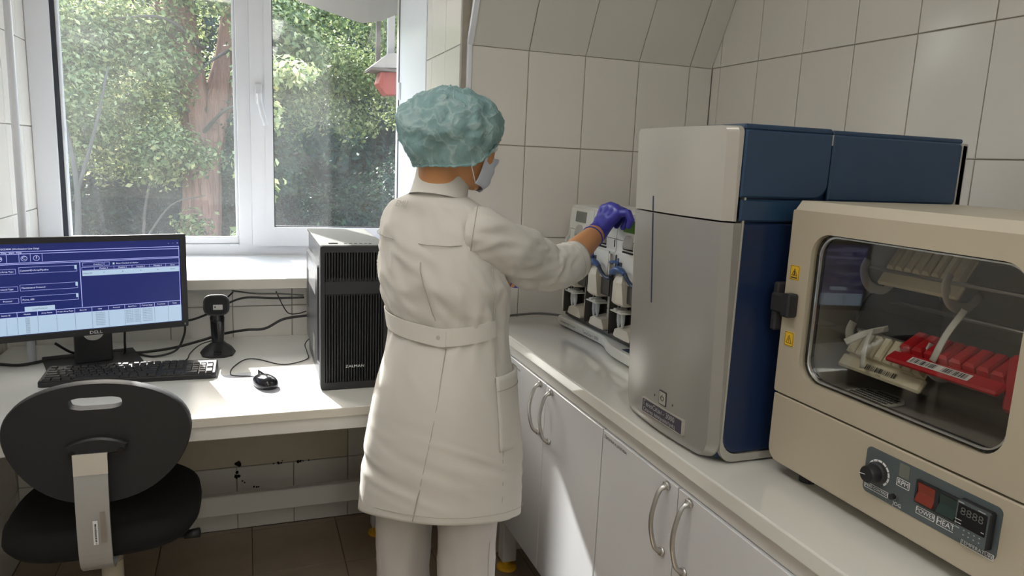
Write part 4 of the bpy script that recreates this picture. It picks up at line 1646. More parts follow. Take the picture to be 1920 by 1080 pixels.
obj('sticker_print', bm, M_ink, br)
bm = B()
quad(bm, faceY(-1.874, BY - 0.0278, 0.5), 0.0, 0.011, -0.0, 0.075)
obj('slot_groove', bm, M_steel, br)
# seat
bm = B()
rings = []
for (z, s) in ((0.405, 0.80), (0.415, 0.94), (0.435, 1.0), (0.458, 0.985), (0.472, 0.92), (0.477, 0.78), (0.474, 0.4), (0.472, 0.05)):
    rings.append([(CH.x + x, -0.235 + y, z + 0.016 * (y / 0.2) ** 4 * (1 if y > 0 else 1) * (z > 0.44) - 0.012 * max(0, y - 0.12)) for x, y in ell(0, 0, 0.222 * s, 0.215 * s, 44, 3.2)])
loft(bm, rings)
sharp(obj('seat', bm, M_fabric, t), 60)
bm = B()
box(bm, CH.x - 0.09, CH.x + 0.09, -0.34, -0.13, 0.375, 0.406, 0.008)
obj('mechanism', bm, M_black, t)
bm = B()
tube(bm, spline([(CH.x + 0.05, -0.30, 0.39), (CH.x + 0.13, -0.32, 0.386), (CH.x + 0.205, -0.335, 0.395)], 5), 0.006, 8)
tube(bm, [(CH.x + 0.185, -0.331, 0.392), (CH.x + 0.222, -0.338, 0.398)], [0.011, 0.013], 10)
obj('height_lever', bm, M_black, t, smooth=True)
bm = B()
cyl(bm, (-1.893, -0.305, 0.355), (-1.893, -0.305, 0.376), 0.030, n=24)
cyl(bm, (-1.893, -0.305, 0.10), (-1.893, -0.305, 0.356), 0.0255, n=24)
sharp(obj('gas_column', bm, M_beige2, t))
bm = B()
lathe(bm, [(0.0265, 0), (0.0285, 0.006), (0.0285, 0.018), (0.0265, 0.024)], 24, Matrix.Translation((-1.893, -0.305, 0.338)))
cyl(bm, (-1.893, -0.305, 0.36), (-1.893, -0.305, 0.40), 0.014, n=20)
sharp(obj('column_collar', bm, M_chrome, t, label='chrome collar of gas column'))
bm = B()
cyl(bm, (-1.893, -0.305, 0.075), (-1.893, -0.305, 0.115), 0.04, n=24)
sharp(obj('hub', bm, M_chrome, t))
for k in range(5):
    a = math.radians(76 + 72 * k)
    dx, dy = math.cos(a), math.sin(a)
    bm = B()
    P = [Vector((-1.893 + dx * r, -0.305 + dy * r, z)) for r, z in ((0.03, 0.095), (0.13, 0.098), (0.28, 0.085), (0.315, 0.078))]
    tube(bm, P, [0.020, 0.018, 0.013, 0.011], 10, 0.8, up=(0, 0, 1))
    lg = obj('leg', bm, M_chrome, t, smooth=True)
    bm = B()
    e = P[-1]
    for s in (-1, 1):
        cyl(bm, (e.x - dy * 0.006 * s, e.y + dx * 0.006 * s, 0.027), (e.x - dy * 0.022 * s, e.y + dx * 0.022 * s, 0.027), 0.027, n=18)
    cyl(bm, (e.x, e.y, 0.027), (e.x, e.y, 0.075), 0.007, n=10)
    sharp(obj('caster', bm, M_black, lg))

# ================================================================== WASHING STATION WITH FOUR MODULES
FX = -0.582        # front plane of the modules
t = thing('washing_station', 'white four-module instrument with blue levers at the back of worktop', 'lab instrument', (-0.42, -0.47, CZ))
bm = B()
o1 = [(-0.20, -0.130), (-0.585, -0.130), (-0.603, -0.140), (-0.606, -0.160), (-0.596, -0.30), (-0.592, -0.41), (-0.594, -0.44), (-0.602, -0.47), (-0.613, -0.50), (-0.622, -0.54),
      (-0.626, -0.60), (-0.626, -0.78), (-0.620, -0.80), (-0.600, -0.808), (-0.20, -0.808)]
loft(bm, [[(x + 0.004, y, CZ + 0.006) for x, y in o1], [(x, y, CZ + 0.010) for x, y in o1], [(x, y, CZ + 0.030) for x, y in o1],
          [(x + 0.005, y * 0.994 - 0.002, CZ + 0.034) for x, y in o1]][::-1])
obj('base', bm, M_instr, t)
bm = B()
for (x, y) in ((-0.57, -0.16), (-0.57, -0.78), (-0.25, -0.16), (-0.25, -0.78)):
    cyl(bm, (x, y, CZ), (x, y, CZ + 0.008), 0.014, n=14)
obj('rubber_feet', bm, M_black, t)
bm = B()
text(bm, 'ПРОМbIВОЧНАЯ СТАНЦИЯ', 0.0078, frame((-0.6035, -0.218, CZ + 0.0195), (0.05, -1, 0), (0, 0, 1)))
text(bm, 'ГеноСкан • 3000', 0.0135, frame((-0.5965, -0.365, CZ + 0.0195), (0.03, -1, 0), (0, 0, 1)))
obj('lettering', bm, M_ink, t)
bm = B()
quad(bm, faceZ(-0.575, -0.61, CZ + 0.0346), -0.035, 0.045, -0.035, 0.03)
obj('base_sticker', bm, M_navyd, t, label='dark blue sticker on base')
bm = B()
text(bm, 'ГеноСкан', 0.012, frame((-0.555, -0.612, CZ + 0.0352), (0, -1, 0), (1, 0, 0)))
obj('sticker_print', bm, M_greyp, t)
# body with side cheeks
bm = B()
prof = [(-0.22, CZ + 0.034), (-0.590, CZ + 0.052), (-0.596, CZ + 0.075), (-0.596, 1.155), (-0.586, 1.165), (-0.583, 1.185), (-0.583, 1.20), (-0.578, 1.250), (-0.570, 1.262), (-0.22, 1.262)]
MYX = Matrix(((1, 0, 0, 0), (0, 0, 1, 0), (0, 1, 0, 0), (0, 0, 0, 1)))     # (x, z, y)
for (a, b) in ((-0.146, -0.154), (-0.786, -0.778)):
    prism(bm, prof, a, b, MYX)
box(bm, -0.50, -0.22, -0.778, -0.154, CZ + 0.034, 1.258)
box(bm, -0.574, -0.49, -0.778, -0.154, 1.252, 1.262, 0.002)
obj('body', bm, M_instr, t)
bm = B()
box(bm, -0.53, -0.499, -0.777, -0.155, CZ + 0.05, 1.10)
box(bm, -0.585, -0.50, -0.777, -0.155, CZ + 0.040, CZ + 0.052)
obj('bay_back', bm, M_recess, t)
PITCH = 0.155
for k in range(4):
    ya = -0.155 - PITCH * k
    yb = ya - PITCH
    ym = (ya + yb) / 2
    g = 0.0012
    bm = B()                                                        # leaning top panel with its display
    p1 = [(-0.50, 1.188), (-0.585, 1.188), (-0.580, 1.252), (-0.573, 1.2555), (-0.50, 1.2555)]
    prism(bm, p1, ya - g, yb + g, MYX)
    p2 = [(-0.50, 1.10), (-0.588, 1.10), (-0.588, 1.150), (-0.584, 1.156), (-0.584, 1.186), (-0.50, 1.186)]
    prism(bm, p2, ya - g, yb + g, MYX)
    bm2 = obj('module', bm, M_instr, t)
    bm = B()
    prism(bm, rrect(-(ya - 0.036), -(ya - 0.106), -0.0165, 0.0165, 0.002, 2), 0.0, 0.0022, frame((-0.5815, 0, 1.228), (0, -1, 0), (0.078, 0, 1)))
    M_l = M_lcdl if k == 2 else M_lcdg
    obj('display', bm, M_l, bm2, label='lit green display' if k == 2 else 'grey unlit display')
    bm = B()                                                        # pale frame line, slots
    box(bm, -0.5865, -0.582, yb + 0.112, yb + 0.060, 1.164, 1.168)
    box(bm, -0.5865, -0.582, yb + 0.115, yb + 0.058, 1.155, 1.1595)
    box(bm, -0.5885, -0.586, yb + 0.004, yb + 0.005, 1.165, 1.185)
    obj('cartridge_slot', bm, M_hole, bm2)
    bm = B()                                                        # rounded thumb flap over the slot
    loft(bm, [[(-0.584 - d * math.sin(PI * q / 12), yb + 0.086 + w * math.cos(PI * q / 12), z) for q in range(13)]
              for z, w, d in ((1.169, 0.026, 0.013), (1.180, 0.026, 0.013), (1.193, 0.0235, 0.009), (1.202, 0.016, 0.004), (1.204, 0.01, 0.001))])
    obj('thumb_flap', bm, M_instrg, bm2, smooth=True)
    bm = B()                                                        # lower door panel with window
    p3 = [(-0.50, 1.072), (-0.592, 1.072), (-0.594, 1.078), (-0.592, 1.150), (-0.50, 1.150)]
    prism(bm, p3, ya - 0.022, yb + 0.026, MYX)
    door = obj('door_panel', bm, M_instr, bm2)
    bm = B()
    box(bm, -0.5955, -0.590, ya - 0.024, ya - 0.019, 1.078, 1.146)
    box(bm, -0.5955, -0.590, ya - 0.070, ya - 0.020, 1.078, 1.0815)
    box(bm, -0.5965, -0.590, ya - 0.056, ya - 0.045, 1.110, 1.128)
    obj('inset_edge', bm, M_panel, bm2)
    bm = B()
    box(bm, -0.5955, -0.590, yb + 0.010, yb + 0.018, 1.085, 1.145)
    obj('side_clip', bm, M_edge, bm2)
    # waved blue washing lever
    bm = B()
    P = spline([(-0.598, ya - 0.020, 1.104), (-0.606, ya - 0.030, 1.099), (-0.610, ya - 0.045, 1.106), (-0.611, ya - 0.065, 1.113), (-0.610, ya - 0.085, 1.112), (-0.606, ya - 0.100, 1.103)], 5)
    rs = [0.008 + 0.004 * math.sin(PI * i / (len(P) - 1)) for i in range(len(P))]
    tube(bm, P, rs, 10, 0.75, up=(0, 0, 1))
    lv = obj('lever', bm, M_lever, bm2, smooth=True)
    bm = B()
    P = spline([(-0.607, ya - 0.098, 1.106), (-0.605, ya - 0.112, 1.092), (-0.602, ya - 0.130, 1.080), (-0.600, ya - 0.150, 1.076), (-0.598, ya - 0.158, 1.079)], 5)
    tube(bm, P, 0.0055, 8)
    obj('lever_arm', bm, M_lever2, bm2, smooth=True, label='dark blue arm')
    bm = B()
    tube(bm, spline([(-0.596, ya - 0.004, 1.121), (-0.604, ya - 0.012, 1.125), (-0.604, ya - 0.03, 1.128), (-0.596, ya - 0.045, 1.124)], 4), 0.006, 8, 0.7, up=(0, 0, 1))
    cyl(bm, (-0.600, ya - 0.046, 1.118), (-0.600, ya - 0.046, 1.140), 0.0025, n=8)
    obj('catch', bm, M_lever, bm2, smooth=True)
    # cream needle beak and its grey cheek
    bm = B()
    loft(bm, [[(FX + 0.07, y0, z), (x, y0, z), (x - 0.004, (y0 + y1) / 2, z), (x, y1, z), (FX + 0.07, y1, z)] for z, x, y0, y1 in
              ((1.012, -0.597, ya - 0.028, ya - 0.092), (1.018, -0.602, ya - 0.027, ya - 0.092), (1.075, -0.606, ya - 0.037, ya - 0.085), (1.100, -0.600, ya - 0.046, ya - 0.080))])
    bk = obj('needle_housing', bm, M_beak, bm2)
    bm = B()
    loft(bm, [[(-0.599 + q, ya - yy, z) for q, yy in ((0, 0.0312), (-0.0035, 0.034), (0, 0.037))] for z in (1.03, 1.085)])
    obj('rib', bm, M_ink, bk)
    bm = B()
    prism(bm, [(-0.52, 1.022), (-0.590, 1.022), (-0.590, 1.075), (-0.56, 1.083), (-0.52, 1.083)], ya - 0.090, ya - 0.140, MYX)
    obj('cheek', bm, M_recess, bm2)
    bm = B()
    for q in (0.042, 0.060):
        cyl(bm, (-0.588, ya - q, 0.992), (-0.588, ya - q, 1.016), 0.0012, n=6)
    obj('needle', bm, M_steel, bm2)
    # dividing wall
    bm = B()
    box(bm, -0.594, -0.50, ya - 0.0005, ya - 0.0035, CZ + 0.05, 1.10)
    obj('bay_wall', bm, M_recess, bm2)
    # white tube bracket, two conical vials, waste tray
    bm = B()
    box(bm, -0.600, -0.555, ya - 0.018, ya - 0.085, 0.989, 0.9925, 0.001)
    box(bm, -0.597, -0.56, ya - 0.032, ya - 0.046, 0.992, 0.999, 0.001)
    box(bm, -0.597, -0.56, ya - 0.056, ya - 0.072, 0.992, 0.997, 0.001)
    box(bm, -0.56, -0.545, ya - 0.078, ya - 0.135, 0.975, 1.012, 0.002)
    hb = obj('tube_bracket', bm, M_instr, bm2)
    for q in (0.044, 0.066):
        bm = B()
        lathe(bm, [(0.0012, 0.944), (0.0032, 0.947), (0.0062, 0.966), (0.0065, 0.991), (0.0085, 0.9915), (0.0085, 0.994)], 14, Matrix.Translation((-0.584, ya - q, 0)))
        inst_o = obj('vial', bm, M_tube, bm2, smooth=True)
    bm = B()
    loft(bm, [[(x, ya - 0.030, z) for x, z in ((-0.592, 0.921), (-0.556, 0.921), (-0.552, 0.942), (-0.588, 0.938))],
              [(x, ya - 0.050, z) for x, z in ((-0.596, 0.921), (-0.552, 0.921), (-0.548, 0.953), (-0.590, 0.946))],
              [(x, ya - 0.105, z) for x, z in ((-0.596, 0.921), (-0.552, 0.921), (-0.548, 0.953), (-0.590, 0.946))],
              [(x, ya - 0.125, z) for x, z in ((-0.594, 0.921), (-0.556, 0.921), (-0.552, 0.931), (-0.592, 0.926))]])
    obj('waste_tray', bm, M_beak, bm2)
    bm = B()
    box(bm, -0.562, -0.535, ya - 0.082, ya - 0.150, CZ + 0.055, 0.975, 0.002)
    obj('bottle_block', bm, M_instr, bm2)

# ================================================================== TALL SCANNER WITH SILVER FRONT AND BLUE SIDES
BX0, BX1 = -0.775, -0.268
BY0, BY1 = -0.915, -1.235
t = thing('array_scanner', 'tall instrument with silver curved front and navy blue sides', 'lab instrument', (-0.52, -1.075, CZ))


def front_x(y, z):
    w = (y - (BY0 + BY1) / 2) / ((BY0 - BY1) / 2)
    s = (z - CZ) / 0.6
    return BX0 - 0.004 - 0.020 * s - 0.014 * (1 - w * w)


def front_shell(name, z0, z1, m, rb, rt, xb):
    bm = B()
    rings = []
    zs = sorted(set([z0 + (z1 - z0) * k / 24 for k in range(25)] + [z0 + rb * (1 - math.cos(PI / 2 * k / 8)) for k in range(9)] + [z1 - rt * (1 - math.cos(PI / 2 * k / 6)) for k in range(7)]))
    for z in zs:
        ins = 0.0
        if rb and z < z0 + rb:
            ins = rb - math.sqrt(max(0, rb * rb - (z0 + rb - z) ** 2))
        if rt and z > z1 - rt:
            ins = rt - math.sqrt(max(0, rt * rt - (z - z1 + rt) ** 2))
        ya, yb = BY0 - ins, BY1 + ins
        ring = [(xb, ya, z)]
        N = 22
        for i in range(N + 1):
            w = i / N
            y = ya + (yb - ya) * w
            e = min(w, 1 - w) * abs(yb - ya)
            r = 0.012
            dx = 0 if e >= r else r - math.sqrt(max(0, r * r - (r - e) ** 2))
            dz = 0.0
            if z - z0 < 0.012 and rb:
                dz = 0.012 - math.sqrt(max(0, 0.012 ** 2 - (0.012 - (z - z0)) ** 2))
            ring.append((front_x(y, z) + dx + dz, y, z))
        ring.append((xb, yb, z))
        rings.append(ring)
    loft(bm, rings)
    return sharp(obj(name, bm, m, t), 35)


low = front_shell('front_cover', CZ + 0.004, 1.303, M_silver, 0.042, 0.0, BX0 + 0.010)
upc = front_shell('upper_cover', 1.306, 1.464, mat('silver_light', (0.50, 0.48, 0.44), 0.3, 0.2), 0.0, 0.012, BX0 - 0.002)
bm = B()
box(bm, BX0 + 0.0, BX0 + 0.02, BY0 - 0.004, BY1 + 0.004, 1.30, 1.31)
obj('cover_joint', bm, M_hole, t)
# long narrow slot in the front
for (o_, z0, z1) in ((low, 1.126, 1.3025), (upc, 1.3065, 1.335)):
    bm = B()
    rings = []
    for k in range(13):
        z = z0 + (z1 - z0) * k / 12
        y = -1.0255 + 0.012 * (z - 1.126) / 0.2
        w = 0.0022
        rings.append([(front_x(y, z) - 0.0006, y + w, z), (front_x(y, z) - 0.0006, y - w, z), (front_x(y, z) + 0.004, y - w, z), (front_x(y, z) + 0.004, y + w, z)])
    loft(bm, rings)
    obj('slot', bm, M_navyd, o_)


def on_front(y, z, out=0.0008):
    x = front_x(y, z) - out
    dxdy = (front_x(y - 0.01, z) - front_x(y + 0.01, z)) / 0.02
    dxdz = (front_x(y, z + 0.01) - front_x(y, z - 0.01)) / 0.02
    return frame((x, y, z), (dxdy, -1, 0), (dxdz, 0, 1))


# name plate
Mp = on_front(-1.088, 0.913, 0.0005)
bm = B()
prism(bm, rrect(-0.073, 0.073, -0.0155, 0.0155, 0.0015, 2), -0.004, 0.0016, Mp)
pl_ = obj('name_plate', bm, M_silver2, t)
bm = B()
prism(bm, rrect(-0.0705, 0.0685, -0.0132, 0.0132, 0.001, 2), 0.001, 0.0022, Mp)
obj('plate_field', bm, mat('plate_violet', (0.06, 0.055, 0.085), 0.35, 0.3), pl_)
bm = B()
text(bm, 'ГеноСкан - 3000', 0.0155, Mp @ Matrix.Translation((-0.066, 0.0052, 0.0026)), 'LEFT')
text(bm, 'Сканер микроматриц', 0.0118, Mp @ Matrix.Translation((-0.066, -0.0070, 0.0026)), 'LEFT')
obj('plate_lettering', bm, M_greyp, pl_)
# power key and two indicator holes
Mk = on_front(-1.0875, 0.9475, 0.0)
bm = B()
prism(bm, rrect(-0.0125, 0.0125, -0.0145, 0.0145, 0.002, 3), -0.003, 0.0012, Mk)
pk = obj('power_key', bm, M_ink, t)
bm = B()
prism(bm, rrect(-0.0105, 0.0105, -0.0122, 0.0122, 0.0015, 3), 0.001, 0.0018, Mk)
obj('key_face', bm, M_silver2, pk)
bm = B()
arc = [(0.005 * math.cos(a), 0.005 * math.sin(a)) for a in [math.radians(125 + 290 * k / 16) for k in range(17)]]
ringpts = [Mk @ Vector((x, y, 0.002)) for x, y in arc]
tube(bm, ringpts, 0.0007, 5)
tube(bm, [Mk @ Vector((0, 0.001, 0.002)), Mk @ Vector((0, 0.007, 0.002))], 0.0007, 5)
obj('power_symbol', bm, M_ink, pk)
bm = B()
for yy in (-1.0565, -1.1205):
    Mh = on_front(yy, 0.944, 0.0)
    prism(bm, ell(0, 0, 0.0017, 0.0022, 10), -0.002, 0.0006, Mh)
obj('indicator', bm, M_ink, t)
# inner chassis, base tray and rear frame
bm = B()
box(bm, BX0 + 0.012, BX1 - 0.02, BY0 - 0.012, BY1 + 0.010, CZ + 0.010, 1.455)
obj('chassis', bm, M_navyd, t)
bm = B()
side = Matrix(((1, 0, 0, 0), (0, 0, -1, 0), (0, 1, 0, 0), (0, 0, 0, 1)))   # (x, z, out) on a plane that looks to -y
for (y, d) in ((BY1 + 0.012, 0.014), (BY0 + 0.0, -0.014)):
    yy = y
    ringprism(bm, rrect(BX0 + 0.0105, BX1 - 0.0, CZ + 0.004, 1.458, (0.035, 0.004, 0.004, 0.03), 6), rrect(BX0 + 0.0145, BX1 - 0.022, CZ + 0.018, 1.440, (0.030, 0.004, 0.004, 0.034), 6),
              0.0, 0.012, Matrix.Translation((0, yy, 0)) @ side)
box(bm, BX1 - 0.014, BX1, BY0, BY1, CZ + 0.02, 1.456, 0.002)
box(bm, BX0 + 0.03, BX1 - 0.01, BY0 - 0.004, BY1 + 0.004, CZ + 0.004, CZ + 0.014)
obj('grey_frame', bm, M_silver2, t)
bm = B()
for x in (BX0 + 0.06, BX1 - 0.06):
    for y in (BY0 - 0.05, BY1 + 0.05):
        cyl(bm, (x, y, CZ), (x, y, CZ + 0.006), 0.015, n=14)
obj('rubber_feet', bm, M_black, t)
for (yy, sgn, nm) in ((BY1 + 0.004, 1, 'near'), (BY0 - 0.004, -1, 'far')):
    def pan(name, pts, d0, d1, m, bv=0.003):
        bm = B()
        prism(bm, pts, d0 * sgn, d1 * sgn, Matrix.Translation((0, yy, 0)) @ side, bev=bv)
        bmesh.ops.recalc_face_normals(bm, faces=list(bm.faces))
        return obj(name, bm, m, t)
    pan('lower_side_panel', rrect(BX0 + 0.0125, BX1 - 0.024, CZ + 0.020, 1.303, (0.030, 0.003, 0.003, 0.034), 6), 0.0, 0.0045, M_navyd)
    pan('side_band', rrect(BX0 + 0.004, BX1 - 0.024, 1.306, 1.3435, 0.002, 2), 0.0, 0.0055, M_navy)
    pan('upper_side_panel', rrect(BX0 + 0.0, -0.5935, 1.3465, 1.4585, (0.028, 0.002, 0.002, 0.002), 5), 0.0, 0.0075, M_navy)
    pan('rear_side_panel', rrect(-0.5905, BX1 - 0.016, 1.3445, 1.4585, (0.004, 0.006, 0.002, 0.002), 4), 0.0, 0.0065, M_navy)
bm = B()
box(bm, BX0 - 0.001, -0.5935, BY0 - 0.004, BY1 + 0.0, 1.4585, 1.468, 0.003, 2)
obj('top_lid', bm, M_navy, t)
bm = B()
box(bm, -0.5905, BX1 - 0.012, BY0 - 0.004, BY1 + 0.002, 1.4575, 1.4665, 0.003, 2)
tl_ = obj('rear_top', bm, M_navy, t)
bm = B()
for k in range(9):
    y = BY0 - 0.03 - 0.028 * k
    box(bm, BX1 - 0.16, BX1 - 0.04, y, y - 0.012, 1.4662, 1.4680, 0.0)
obj('vent_bar', bm, M_navyd, tl_)

# ================================================================== BEIGE OVEN WITH GLASS DOOR
OX0, OX1 = -0.690, -0.322
OY0, OY1 = -1.270, -1.722
OZ0, OZM, OZ1 = 0.893, 1.0145, 1.346
t = thing('hybridization_oven', 'beige bench oven with rounded glass door and control strip', 'lab oven', (-0.5, -1.496, CZ))
bm = B()
for x in (OX0 + 0.04, OX1 - 0.04):
    for y in (OY0 - 0.06, OY1 + 0.06):
        cyl(bm, (x, y, CZ), (x, y, OZ0 + 0.002), 0.014, n=14)
obj('rubber_feet', bm, M_black, t)
fxo = faceX(OX0, 0, 0)
bm = B()                                                            # lower housing
prism(bm, rrect(-OY0, -OY1, OZ0, OZM - 0.002, (0.012, 0.002, 0.002, 0.022), 5), -0.02, 0.0, fxo, bev=0.002)
box(bm, OX0 + 0.018, OX1, OY0 - 0.004, OY1 + 0.004, OZ0, OZM - 0.002, 0.004)
low = obj('lower_housing', bm, M_beige, t)
# upper shell around the chamber
bm = B()
box(bm, OX0 + 0.03, OX1, OY0 - 0.003, OY0 - 0.018, OZM, OZ1 - 0.001, 0.002)
box(bm, OX0 + 0.03, OX1, OY1 + 0.003, OY1 + 0.018, OZM, OZ1 - 0.001, 0.002)
box(bm, OX1 - 0.02, OX1, OY0 - 0.004, OY1 + 0.004, OZM, OZ1 - 0.001, 0.002)
obj('shell', bm, M_beige, t)
bm = B()
rings = []
for (x, z) in ((OX0 + 0.002, OZ1 - 0.016), (OX0 + 0.014, OZ1), (OX1, OZ1), (OX1, OZ1 - 0.016)):
    rings.append([(x, OY0 - 0.002, z), (x, OY1 + 0.002, z)])
vs = [[bm.verts.new(p) for p in r] for r in rings]
for a, b in zip(vs, vs[1:] + vs[:1]):
    bm.faces.new((a[0], a[1], b[1], b[0]))
bm.faces.new([v[0] for v in vs][::-1])
bm.faces.new([v[1] for v in vs])
bmesh.ops.recalc_face_normals(bm, faces=list(bm.faces))
obj('top_plate', bm, M_beige2, t)
bm = B()                                                            # steel lining
cy0, cy1, cz0, cz1, cx1 = OY0 - 0.022, OY1 + 0.022, OZM + 0.012, OZ1 - 0.022, OX1 - 0.03
box(bm, OX0 + 0.028, cx1, cy0 + 0.003, cy0, cz0, cz1)
box(bm, OX0 + 0.028, cx1, cy1, cy1 - 0.003, cz0, cz1)
box(bm, cx1, cx1 + 0.003, cy0, cy1, cz0, cz1)
box(bm, OX0 + 0.028, cx1, cy0, cy1, cz0 - 0.003, cz0)
box(bm, OX0 + 0.028, cx1, cy0, cy1, cz1, cz1 + 0.003)
obj('chamber_lining', bm, M_inner, t)
# door: frame with rounded opening, glass, dark seal
bm = B()
WYa, WYb, WZa, WZb = -1.321, -1.676, 1.052, 1.297
outer = rrect(-OY0 - 0.0, -OY1, OZM + 0.002, OZ1 - 0.015, 0.004, 8)
inner = rrect(-WYa, -WYb, WZa, WZb, 0.036, 8)
ringprism(bm, outer, inner, 0.0, 0.022, faceX(OX0 + 0.022, 0, 0))
door = sharp(obj('door', bm, M_beige, t), 30)
bm = B()
ringprism(bm, rrect(-WYa - 0.004, -WYb + 0.004, WZa - 0.004, WZb + 0.004, 0.038, 8), rrect(-WYa + 0.005, -WYb - 0.004, WZa + 0.004, WZb - 0.003, 0.033, 8), 0.0, 0.014, faceX(OX0 + 0.026, 0, 0))
obj('door_seal', bm, M_blackg, door)
bm = B()
prism(bm, rrect(-WYa - 0.001, -WYb + 0.001, WZa - 0.001, WZb + 0.001, 0.036, 8), 0.0, 0.004, faceX(OX0 + 0.012, 0, 0))
obj('pane', bm, M_oglass, door)
bm = B()
ringprism(bm, rrect(-WYa + 0.0145, -WYb - 0.0, WZa + 0.006, WZb - 0.002, 0.034, 8), rrect(-WYa + 0.017, -WYb - 0.002, WZa + 0.008, WZb - 0.004, 0.033, 8), 0.0, 0.004, faceX(OX0 + 0.008, 0, 0))
obj('glass_edge', bm, mat('glass_rim', (0.5, 0.5, 0.47), 0.1, 0.6), door)
# door catch
bm = B()
box(bm, OX0 - 0.020, OX0 + 0.002, -1.284, -1.304, 1.152, 1.192, 0.003)
lt = obj('door_catch', bm, M_black, t)
bm = B()
box(bm, OX0 - 0.012, OX0 + 0.012, -1.2665, -1.254, 1.122, 1.206, 0.003)
box(bm, OX0 - 0.016, OX0 + 0.0, -1.2545, -1.288, 1.156, 1.188, 0.003)
obj('catch_bar', bm, M_blackm, lt)
# two yellow warning signs
for (z, kind_) in ((1.2265, 0), (1.1135, 1)):
    Mw = faceX(OX0 - 0.0006, -1.2895 if kind_ == 0 else -1.2935, z)
    bm = B()
    prism(bm, rrect(-0.0105, 0.0105, -0.0122, 0.0122, 0.0015, 2), -0.002, 0.0004, Mw)
    ws = obj('warning_sticker', bm, M_warn, t)
    bm = B()
    ringprism(bm, rrect(-0.0098, 0.0098, -0.0115, 0.0115, 0.001, 2), rrect(-0.0092, 0.0092, -0.0109, 0.0109, 0.001, 2), 0.0, 0.0006, Mw)
    if kind_ == 0:
        tri = [(-0.007, -0.0055), (0.007, -0.0055), (0.0, 0.0075)]
        tri2 = [(-0.0056, -0.0047), (0.0056, -0.0047), (0.0, 0.0059)]
        quad(bm, Mw, -0.0075, 0.0075, -0.0095, -0.0072, 0.0006)
        tube(bm, [Mw @ Vector((-0.0005, -0.003, 0.0008)), Mw @ Vector((0.001, -0.001, 0.0008)), Mw @ Vector((-0.0008, 0.001, 0.0008)), Mw @ Vector((0.0004, 0.003, 0.0008))], 0.001, 5)
        quad(bm, Mw, -0.0035, 0.0035, -0.0040, -0.0030, 0.0007)
    else:
        tri = [(-0.007, -0.0075), (0.007, -0.0075), (0.0, 0.007)]
        tri2 = [(-0.0056, -0.0067), (0.0056, -0.0067), (0.0, 0.0053)]
        quad(bm, Mw, -0.0007, 0.0007, -0.0030, 0.0025, 0.0007)
        quad(bm, Mw, -0.0007, 0.0007, -0.0056, -0.0042, 0.0007)
    ringprism(bm, tri, tri2, 0.0, 0.0007, Mw)
    obj('warning_symbol', bm, M_ink, ws)
# control strip
Yc = lambda y: -y
bm = B()
prism(bm, rrect(1.481, 1.6895, 0.9285, 0.9985, 0.008, 5), -0.001, 0.0012, fxo)
cp = obj('control_panel', bm, M_panel, t)


def framed_text(bm, s, y, z, w, size, h=None):
    h = h or size * 1.25
    M = faceX(OX0 - 0.0016, y, z)
    text(bm, s, size, M @ Matrix.Translation((0, 0, 0.0)))
    e = 0.0006
    ringprism(bm, rrect(-w / 2, w / 2, -h / 2, h / 2, 0.0005, 1), rrect(-w / 2 + e, w / 2 - e, -h / 2 + e, h / 2 - e, 0.0004, 1), -0.0002, 0.0002, M)


bm = B()
framed_text(bm, 'SPEED CONTROL', -1.506, 0.9395, 0.042, 0.0056, 0.0085)
framed_text(bm, 'RPM', -1.5485, 0.9675, 0.0215, 0.0098, 0.0115)
framed_text(bm, 'POWER', -1.5885, 0.9425, 0.0285, 0.0088, 0.0105)
framed_text(bm, 'HEAT', -1.6195, 0.9425, 0.0265, 0.0105, 0.0115)
framed_text(bm, 'TEMPERATURE', -1.6655, 0.9325, 0.0445, 0.0068, 0.0078)
text(bm, 'JOG', 0.0078, faceX(OX0 - 0.0016, -1.5435, 0.9335))
for k in range(9):                                                  # dial scale around the knob
    a0, a1 = math.radians(-52 + 26 * k), math.radians(-52 + 26 * k + 21)
    M = faceX(OX0 - 0.0015, -1.506, 0.9655)
    pts = [(0.0195 * math.cos(a), 0.0195 * math.sin(a)) for a in (a0, (a0 + a1) / 2, a1)] + [(0.0165 * math.cos(a), 0.0165 * math.sin(a)) for a in (a1, (a0 + a1) / 2, a0)]
    prism(bm, pts, 0, 0.0003, M)
obj('panel_print', bm, M_white, cp)
bm = B()
M = faceX(OX0 - 0.001, -1.506, 0.9655)
lathe(bm, [(0.0165, 0), (0.0165, 0.006), (0.0135, 0.008), (0.0128, 0.022), (0.0115, 0.024)], 28, M)
kb_ = sharp(obj('speed_knob', bm, M_black, cp))
bm = B()
quad(bm, M @ Matrix.Rotation(math.radians(8), 4, 'Z'), -0.0125, -0.002, -0.0006, 0.0006, 0.0243)
obj('pointer', bm, M_white, kb_)
bm = B()
box(bm, OX0 - 0.0020, OX0, -1.5395, -1.5565, 0.9765, 0.9955)
obj('rpm_window', bm, M_lcdg, cp)
bm = B()
cyl(bm, (OX0, -1.5405, 0.9455), (OX0 - 0.006, -1.5405, 0.9455), 0.0052, n=6)
jg = obj('jog_nut', bm, M_steel, cp)
bm = B()
cyl(bm, (OX0 - 0.004, -1.5405, 0.9455), (OX0 - 0.012, -1.5405, 0.9455), 0.0042, n=14)
obj('jog_button', bm, M_black, jg)
